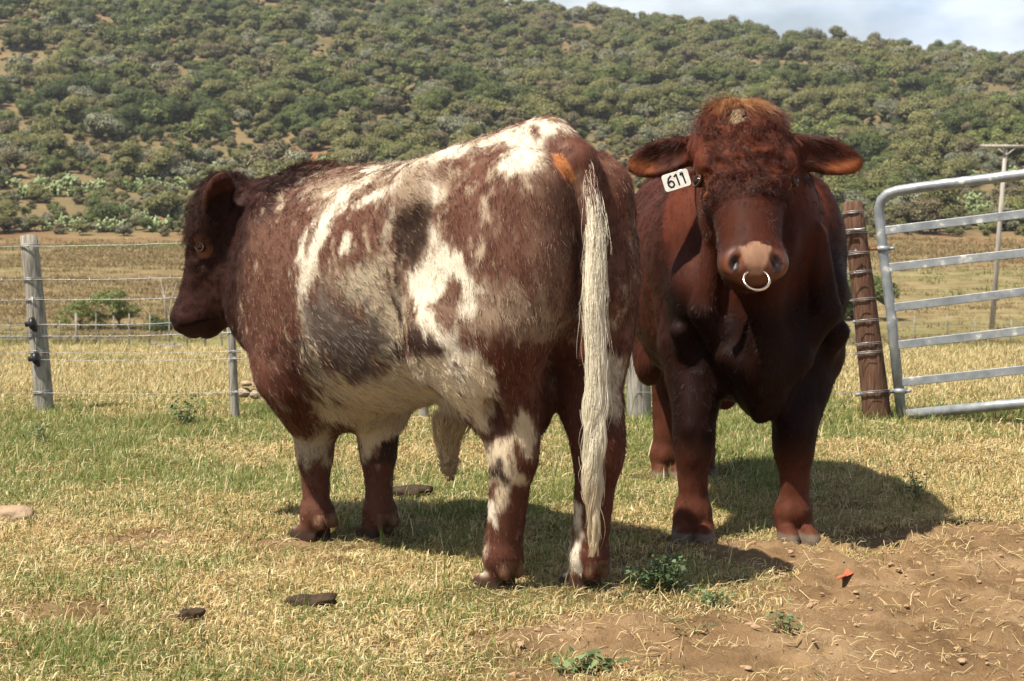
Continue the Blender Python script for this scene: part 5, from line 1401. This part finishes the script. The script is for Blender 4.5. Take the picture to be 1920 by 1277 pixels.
# post and rail of the gateway
gp_ = empty('gate_post', tuple(at_px(1648, 795, D5)), 0, label='leaning brown wooden gate post wrapped with wire beside the metal gate', cat='gate post')
GO_ = np.array(gp_.location)
def gpx(u, v, d=D5): return np.array(at_px(u, v, d)) - GO_
pm = post('post', gpx(1646, 803), gpx(1598, 378), 0.083, 0.054, mat_brown_wood, gp_, 6)
def post_u(v): return 1598 + (v - 378) / 425 * 48
for v in (399, 437, 476, 511, 562, 602, 645, 661, 735):
    loop_tie('wire_tie', gpx(post_u(v), v), 0.054 + (v - 378) / 425 * 0.029 + 0.004, gp_, 0.14, 0.0021)
mb = MB(); mb.tube([gpx(1602, 440, D5 + 0.03), gpx(1556, 437, D5 + 0.1), gpx(1330, 430, D5 + 0.2)], [0.030, 0.030, 0.030], 10); rl = mb.build('brace_rail', mat_brown_wood, gp_)
mb = MB(); mb.tube([gpx(1555, 433, D5 - 0.03), gpx(1612, 430, D5 - 0.07), gpx(1622, 428, D5 - 0.075)], 0.006, 6); mb.tube([gpx(1540, 436, D5 - 0.02), gpx(1575, 432, D5 - 0.05), gpx(1604, 431, D5 - 0.08)], 0.005, 6); mb.build('twisted_wire', mat_wire, gp_)
# hinges: a rusty eye bolt at the top, a clamp at the bottom
for (v, u0, u1, mat, rr_) in ((469, 1570, 1662, mat_rust, 0.008), (737, 1604, 1690, mat_gate, 0.010)):
    mb = MB(); mb.tube([gpx(u0, v + 3, D5 - 0.005), gpx((u0 + u1) / 2, v, D5 - 0.01), gpx(u1 - 6, v - 4, D5 - 0.03)], rr_, 8); hb = mb.build('hinge_bolt', mat, gp_)
    mb = MB(); c = gpx(u0 + 52 if v < 500 else u0 + 60, v, D5 - 0.01); mb.tube([c - np.array([0.008, 0, 0]), c + np.array([0.012, 0, 0])], 0.020, 6); mb.build('nut', mat_gate, gp_)

# the gate itself: galvanised tube frame with five flat bars, slightly tipped
gt = empty('metal_gate', tuple(at_px(1692, 785, D5 - 0.03)), 0, label='galvanised tubular farm gate with flat bars hanging slightly tilted', cat='gate')
GT = np.array(gt.location)
DR = 9.40
def gd(u): return (D5 - 0.03) + (DR - D5) * (u - 1655) / 980.0
def gg(u, v): return np.array(at_px(u, v, gd(u))) - GT
mb = MB()
cor = [(1691, 788), (1672, 600), (1656, 470), (1650, 415), (1648, 392), (1653, 375), (1664, 364), (1682, 358), (1720, 352), (1920, 327), (2560, 243), (2600, 243), (2618, 260), (2626, 300), (2662, 700), (2668, 715)]
mb.tube([gg(*c) for c in cor], 0.029, 14); fr = mb.build('frame', mat_gate, gt)
mb = MB(); mb.tube([gg(1700, 777), gg(1920, 756), gg(2664, 690)], 0.0285, 14); mb.build('bottom_rail', mat_gate, gt)
def flat_bar(a, b_, hh, th, parent):
    a, b_ = np.array(a), np.array(b_); d = (b_ - a) / np.linalg.norm(b_ - a); up = np.array([0, 0, 1.0]); up -= d * (up @ d); up /= np.linalg.norm(up); nn = np.cross(d, up)
    V = [p + up * s * hh / 2 + nn * t * th / 2 for p in (a, b_) for s, t in ((-1, -1), (1, -1), (1, 1), (-1, 1))]
    me = mesh_np('bar', V, [(0, 1, 2, 3), (7, 6, 5, 4), (0, 4, 5, 1), (1, 5, 6, 2), (2, 6, 7, 3), (3, 7, 4, 0)], mat_gate, False)
    o = link('bar', me, parent); bv = o.modifiers.new('b', 'BEVEL'); bv.width = 0.003; bv.segments = 2
    return o
for (va, vb, ua) in ((433, 401, 1655), (502, 474, 1663), (577, 547, 1672), (647, 620, 1681), (717, 693, 1689)):
    ve = vb + (vb - va) / (1920 - ua) * (2640 - 1920); flat_bar(gg(ua, va), gg(2640, ve), 0.047, 0.026, gt)
mb = MB()
for v, u in ((466, 1657), (733, 1688)):
    c = gg(u, v); mb = MB(); mb.tube([c + np.array([0.0005, 0, -0.014]), c + np.array([-0.0005, 0, 0.014])], 0.037, 14); mb.tube([c + np.array([0.03, -0.02, 0]), c + np.array([0.055, -0.03, 0.003])], 0.009, 6); mb.build('hinge_collar', mat_gate, gt)
# far fence across the valley
mat_far_wood = noise_mat('old_post_wood', [(0.3, (0.13, 0.11, 0.09)), (0.7, (0.30, 0.27, 0.23))], 6)
ff = empty('far_fence', tuple(on_land(600, 645, 30, 60)), 0, label='distant thin wire fence crossing the valley behind the dry grass', cat='fence'); FF = np.array(ff.location)
rf = np.random.default_rng(3); tops = []
for i, u in enumerate([-60, 20, 52, 112, 145, 180, 214, 242, 280, 318, 352, 384, 418, 452, 620, 790, 960, 1130, 1300, 1470, 1562, 1602, 1640, 1715, 1775, 1830, 1893, 1950, 2010]):
    b0 = on_land(u, 652, 30, 62); big = i in (4, 11, 20); h = (0.75 + 0.25 * rf.random()) * (1.15 if big else 1.0)
    P0 = np.array(b0) - FF; ln = rf.normal(0, 0.03, 2)
    mb = MB(); q = 0.045 if big else 0.022
    mb.tube([P0 - np.array([0, 0, 0.2]), P0 + np.array([ln[0], ln[1], h])], [q, q * 0.8], 6); mb.build('post', mat_far_wood, ff); tops.append(P0)
for z in (0.25, 0.45, 0.65):
    mb = MB(); mb.tube([t + np.array([0, -0.02, z]) for t in tops], 0.004, 4); mb.build('wire', mat_wire, ff)

# utility pole
mat_pole = noise_mat('pole_wood', [(0.3, (0.24, 0.21, 0.18)), (0.7, (0.44, 0.40, 0.35))], 4, 6, 0.9, 0.1, (4, 4, 0.4))
pb = on_land(1859, 618, 50, 100); dP = pb.y
up_ = empty('utility_pole', tuple(pb), 0, label='leaning wooden utility pole with a crossarm seen through the gate', cat='utility pole'); UP = np.array(pb)
def px_(u, v): return np.array(at_px(u, v, dP)) - UP
mb = MB(); mb.tube([px_(1858, 640), px_(1873, 440), px_(1886, 271)], [0.105, 0.09, 0.075], 10); mb.build('pole', mat_pole, up_)
mb = MB(); a, b_ = px_(1838, 274), px_(1936, 275); a[1] -= 0.1; b_[1] -= 0.1; mb.tube([a, b_], [0.055, 0.055], 8); mb.build('crossarm', mat_pole, up_)
for s in (-1, 1):
    mb = MB(); a, b_ = px_(1885, 292), px_(1886 + s * 17, 277); a[1] -= 0.1; b_[1] -= 0.1; mb.tube([a, b_], 0.03, 6); mb.build('brace', mat_pole, up_)
for u in (1843, 1866, 1906, 1930):
    mb = MB(); a, b_ = px_(u, 273), px_(u, 269); a[1] -= 0.1; b_[1] -= 0.1; mb.tube([a, b_], [0.03, 0.02], 6); mb.build('insulator', mat_pole, up_)

# ------------------------------------------------------------------ small things on the ground
mat_dung = noise_mat('dung', [(0.3, (0.022, 0.014, 0.009)), (0.7, (0.075, 0.048, 0.028))], 30, 6, 0.85, 0.2, bump=0.8, bscale=60)
mat_stone = noise_mat('stone', [(0.3, (0.20, 0.13, 0.08)), (0.5, (0.33, 0.23, 0.145)), (0.75, (0.42, 0.32, 0.22))], 9, 7, 0.9, bump=0.6, bscale=40)
mat_clod = noise_mat('clod', [(0.3, (0.26, 0.165, 0.092)), (0.7, (0.38, 0.26, 0.155))], 20, 6, 0.95)
def lump(name, u, v, w, hgt, dep, mat, seed, lift=0.3, d0=3.5, d1=14, rot=0.0, rough=0.25, sub=3):
    p = on_land_fine(u, v, d0, d1); bm = bmesh.new(); bmesh.ops.create_icosphere(bm, subdivisions=sub, radius=1.0)
    co = np.array([q.co[:] for q in bm.verts]); n = (fbm(co, 1.4, seed, 4, 0.6) - 0.5)
    for q, nn in zip(bm.verts, n):
        q.co *= 1 + nn * rough * 4; q.co.x *= w / 2; q.co.y *= dep / 2; q.co.z *= hgt / 2
    me = bpy.data.meshes.new(name); bm.to_mesh(me); bm.free(); me.materials.append(mat); me.polygons.foreach_set('use_smooth', [True] * len(me.polygons))
    o = link(name, me, None, (p.x, p.y, p.z + hgt * lift)); o.rotation_euler = (0, 0, rot); return o
def on_land_fine(u, v, d0, d1):
    for d in np.arange(d0, d1, 0.03):
        p = at_px(u, v, d)
        if p.z <= float(land_z(p.x, p.y)): return p
    return at_px(u, v, d1)
tag(lump('dung_pat', 585, 1145, 0.13, 0.055, 0.09, mat_dung, 1, 0.4, rough=0.5), 'larger dark dried dung pat in front of the roan bull', 'dung', 'dung pats in the grass')
tag(lump('dung_pat', 362, 1168, 0.075, 0.045, 0.06, mat_dung, 22, 0.4, rough=0.5), 'small dark dung crumb left of the larger dung pat', 'dung', 'dung pats in the grass')
tag(lump('dung_pat', 770, 938, 0.20, 0.07, 0.18, mat_dung, 3, 0.4), 'dark dung pat in the shadow beside the right foreleg', 'dung', 'dung pats in the grass')
tag(lump('stone', 22, 978, 0.17, 0.075, 0.12, mat_stone, 4), 'tan stone lying in the grass at the left edge', 'stone')
for i, (u, v, w, h_, lab) in enumerate([(462, 716, 0.075, 0.035, 'flat pale stone on top, at the left of the small stone stack'), (482, 717, 0.08, 0.035, 'flat pale stone on top, at the right of the small stone stack'),
                                  (458, 733, 0.085, 0.06, 'blocky stone at the left of the stack by the thin post'), (480, 736, 0.08, 0.06, 'blocky stone in the middle of the small stone stack'), (500, 734, 0.08, 0.055, 'blocky stone at the right of the small stone stack')]):
    p = at_px(u, v, 11.2); o = lump('stone', u, 745, w, h_ , 0.09, mat_stone, 10 + i, rough=0.16); o.location = (p.x, 11.2, p.z - 0.01); tag(o, lab, 'stone', 'stones stacked by the thin fence post')
mb = MB()
wm = noise_mat('old_concrete', [(0.3, (0.12, 0.11, 0.10)), (0.7, (0.30, 0.27, 0.24))], 5); rm = noise_mat('red_paint', [(0.3, (0.30, 0.07, 0.045)), (0.7, (0.42, 0.14, 0.09))], 5)
tr = on_land(312, 655, 25, 60); tr_e = empty('trough', tuple(tr), 0, label="low concrete trough with red sides beyond the dry grass below the roan bull's muzzle", cat='trough')
sx = tr.y / F_PX
def boxm(c, s):
    m_ = MB(); x, y, z = c; a, b_, d = s; V = [(x + i * a / 2, y + j * b_ / 2, z + k * d / 2) for i in (-1, 1) for j in (-1, 1) for k in (-1, 1)]
    m_.add(V, [(0, 1, 3, 2), (4, 6, 7, 5), (0, 4, 5, 1), (2, 3, 7, 6), (0, 2, 6, 4), (1, 5, 7, 3)]); return m_
boxm((0.0, 0, 0.11), (62 * sx, 0.5, 0.03)).build('slab', wm, tr_e, False)
for q in (-26, -2, 24): boxm((q * sx, -0.02, 0.03), (11 * sx, 0.46, 0.126)).build('pier', rm, tr_e, False)
boxm((-24 * sx, 0, 0.15), (8 * sx, 0.3, 0.05)).build('cap_block', wm, tr_e, False); boxm((8 * sx, 0, 0.15), (14 * sx, 0.3, 0.05)).build('cap_block', wm, tr_e, False)
# orange scrap of plastic twine net
mb = MB(); ps = on_land_fine(1585, 1085, 3.5, 8)
rs_ = np.random.default_rng(4); sc_pts = [(-0.045, -0.03), (-0.025, -0.012), (-0.008, -0.012), (0.0, 0.012), (0.02, 0.030), (0.032, 0.022), (0.028, 0.0), (0.008, -0.004), (-0.012, -0.022), (-0.045, -0.036)]
n = len(sc_pts); V = [(x * 0.9, y * 2.6, 0.010 + 0.012 * rs_.random()) for x, y in sc_pts]; V += [(x, y, z - 0.003) for x, y, z in V]
m_o, _n, _l, _b = new_mat('orange_plastic', 0.5, 0.4); _b.inputs['Base Color'].default_value = (0.42, 0.11, 0.045, 1)
bm = bmesh.new(); vs_ = [bm.verts.new(v) for v in V]; bm.faces.new(vs_[:n]); bm.faces.new(vs_[n:][::-1])
for i in range(n): j = (i + 1) % n; bm.faces.new((vs_[i], vs_[n + i], vs_[n + j], vs_[j]))
bmesh.ops.triangulate(bm, faces=bm.faces); me = bpy.data.meshes.new('plastic_scrap'); bm.to_mesh(me); bm.free(); me.materials.append(m_o)
tag(link('plastic_scrap', me, None, tuple(ps)), 'bright orange scrap of plastic on the bare soil', 'litter')

# leafy weeds
WEED = leaf_mat('weed_leaf', [(0.0, (0.05, 0.085, 0.035)), (0.5, (0.10, 0.155, 0.060)), (1.0, (0.19, 0.25, 0.11))], 0.55, 0.2)
mat_stem = noise_mat('weed_stem', [(0.3, (0.14, 0.13, 0.05)), (0.7, (0.30, 0.24, 0.10))], 20)
def weed(u, v, wid, hei, nst, seed, label, leaf=0.012, density=26, bare=False):
    p = on_land_fine(u, v, 3.5, 12); r = np.random.default_rng(seed); t = empty('weed', tuple(p), 0, label=label, cat='weed', group='weeds on the ground')
    st = MB(); V = []; Fq = []; T = []
    for i in range(nst):
        a = r.random() * 6.28; q = wid / 2 * (0.2 + 0.9 * r.random()); h_ = hei * (0.45 + 0.6 * r.random())
        e = np.array([q * math.cos(a), q * math.sin(a), h_]); mid = e * 0.5 + r.normal(0, 0.012, 3); st.tube([(0, 0, -0.01), mid, e], [0.0024, 0.0018, 0.0008], 5)
        for j in range(0 if bare and i % 2 else density):
            s = 0.25 + 0.8 * r.random(); c = (mid * 2 * s if s < 0.5 else mid + (e - mid) * (s - 0.5) * 2) + r.normal(0, 0.013, 3); c[2] = abs(c[2]) + 0.004
            d = unit(r.normal(0, 1, 3) * np.array([1, 1, 0.4])); n_ = unit(np.array([0, 0, 1.0]) + r.normal(0, 0.5, 3)); w_ = np.cross(d, n_); L_ = leaf * (0.6 + 0.9 * r.random()); b0 = len(V)
            V += [c, c + d * L_ * 0.5 + w_ * L_ * 0.42, c + d * L_ * 1.15, c + d * L_ * 0.5 - w_ * L_ * 0.42]; Fq.append((b0, b0 + 1, b0 + 2, b0 + 3)); T += [r.random()] * 4
    st.build('stem', mat_stem, t)
    me = mesh_np('leaves', V, Fq, WEED, False); a = me.attributes.new('tone', 'FLOAT', 'POINT'); a.data.foreach_set('value', np.array(T, np.float32)); o = link('leaves', me, t); o['kind'] = 'stuff'
weed(1245, 1110, 0.19, 0.11, 26, 1, "bushy green weed right of the roan bull's hind hooves", 0.013, 40)
weed(1335, 1140, 0.14, 0.05, 10, 2, 'low straggling green weed right of the bushy one', 0.014, 16)
weed(1480, 985, 0.09, 0.09, 9, 3, "small green weed between the red bull's front hooves", 0.012, 18)
weed(1722, 945, 0.10, 0.15, 8, 4, "tall thin dark weed at the far end of the red bull's shadow", 0.010, 22)
weed(1095, 1262, 0.15, 0.035, 10, 5, 'flat lobed green weed near the bottom edge', 0.028, 7)
weed(1480, 1190, 0.14, 0.06, 8, 6, 'sparse small weed on the bare soil', 0.014, 9)
weed(352, 800, 0.18, 0.16, 9, 7, 'leafy weed at the foot of the wire fence', 0.022, 20)
weed(78, 835, 0.20, 0.14, 8, 8, 'thin weed below the left fence post', 0.018, 14)
weed(1300, 1190, 0.2, 0.05, 8, 9, 'flattened weed stems on the trampled soil', 0.014, 5, True)
# stray straw stalks and crumbs of soil
mat_straw = noise_mat('straw', [(0.3, (0.36, 0.24, 0.10)), (0.7, (0.62, 0.50, 0.28))], 15)
rw = np.random.default_rng(9); mb = MB()
for i in range(620):
    u, v = (rw.uniform(700, 1960), rw.uniform(1010, 1290)) if i < 330 else (rw.uniform(1500, 1960), rw.uniform(900, 1060))
    y = F_PX * CAM_H / (v - HORIZON); x = (u - 960) / F_PX * y; a = rw.random() * 3.14; L_ = rw.uniform(0.02, 0.10); bend = rw.normal(0, 0.35)
    pts = []
    for t in (-0.5, 0, 0.5): pts.append((x + math.cos(a + bend * t) * L_ * t, y + math.sin(a + bend * t) * L_ * t)) 
    zz = land_z(np.array([q[0] for q in pts]), np.array([q[1] for q in pts]))
    up = abs(rw.normal(0, 0.012))
    mb.tube([(q[0], q[1], float(z) + 0.004 + up * (1 if k == 2 else 0.2)) for k, (q, z) in enumerate(zip(pts, zz))], rw.uniform(0.0006, 0.0013), 4)
o = mb.build('straw_litter', mat_straw); o['kind'] = 'stuff'; o['label'] = 'loose dry straw stalks scattered over the soil'
cl = []
for i in range(5):
    bm = bmesh.new(); bmesh.ops.create_icosphere(bm, subdivisions=2, radius=1.0); co = np.array([q.co[:] for q in bm.verts]); n = fbm(co, 1.3, 300 + i, 3) - 0.5
    for q, nn in zip(bm.verts, n): q.co *= 1 + nn * 1.3; q.co.z *= 0.6
    me = bpy.data.meshes.new('clod'); bm.to_mesh(me); bm.free(); me.materials.append(mat_clod); cl.append(me)
n = 4200; y = 4.0 + 4.2 * rw.random(n); x = (rw.random(n) * 2 - 1) * (y * 0.285 + 0.4); k_ = rw.random(n) < dirt_mask(x, y) * 0.9 + 0.04; x, y = x[k_], y[k_]; n = len(x)
scatter('soil_crumbs', np.stack([x, y, land_z(x, y)], 1), 0.002 + 0.010 * rw.random(n) ** 5 + 0.003 * rw.random(n), rw.random(n) * 6.28, rw.integers(0, 5, n), cl, 'crumbs and small clods of brown soil')
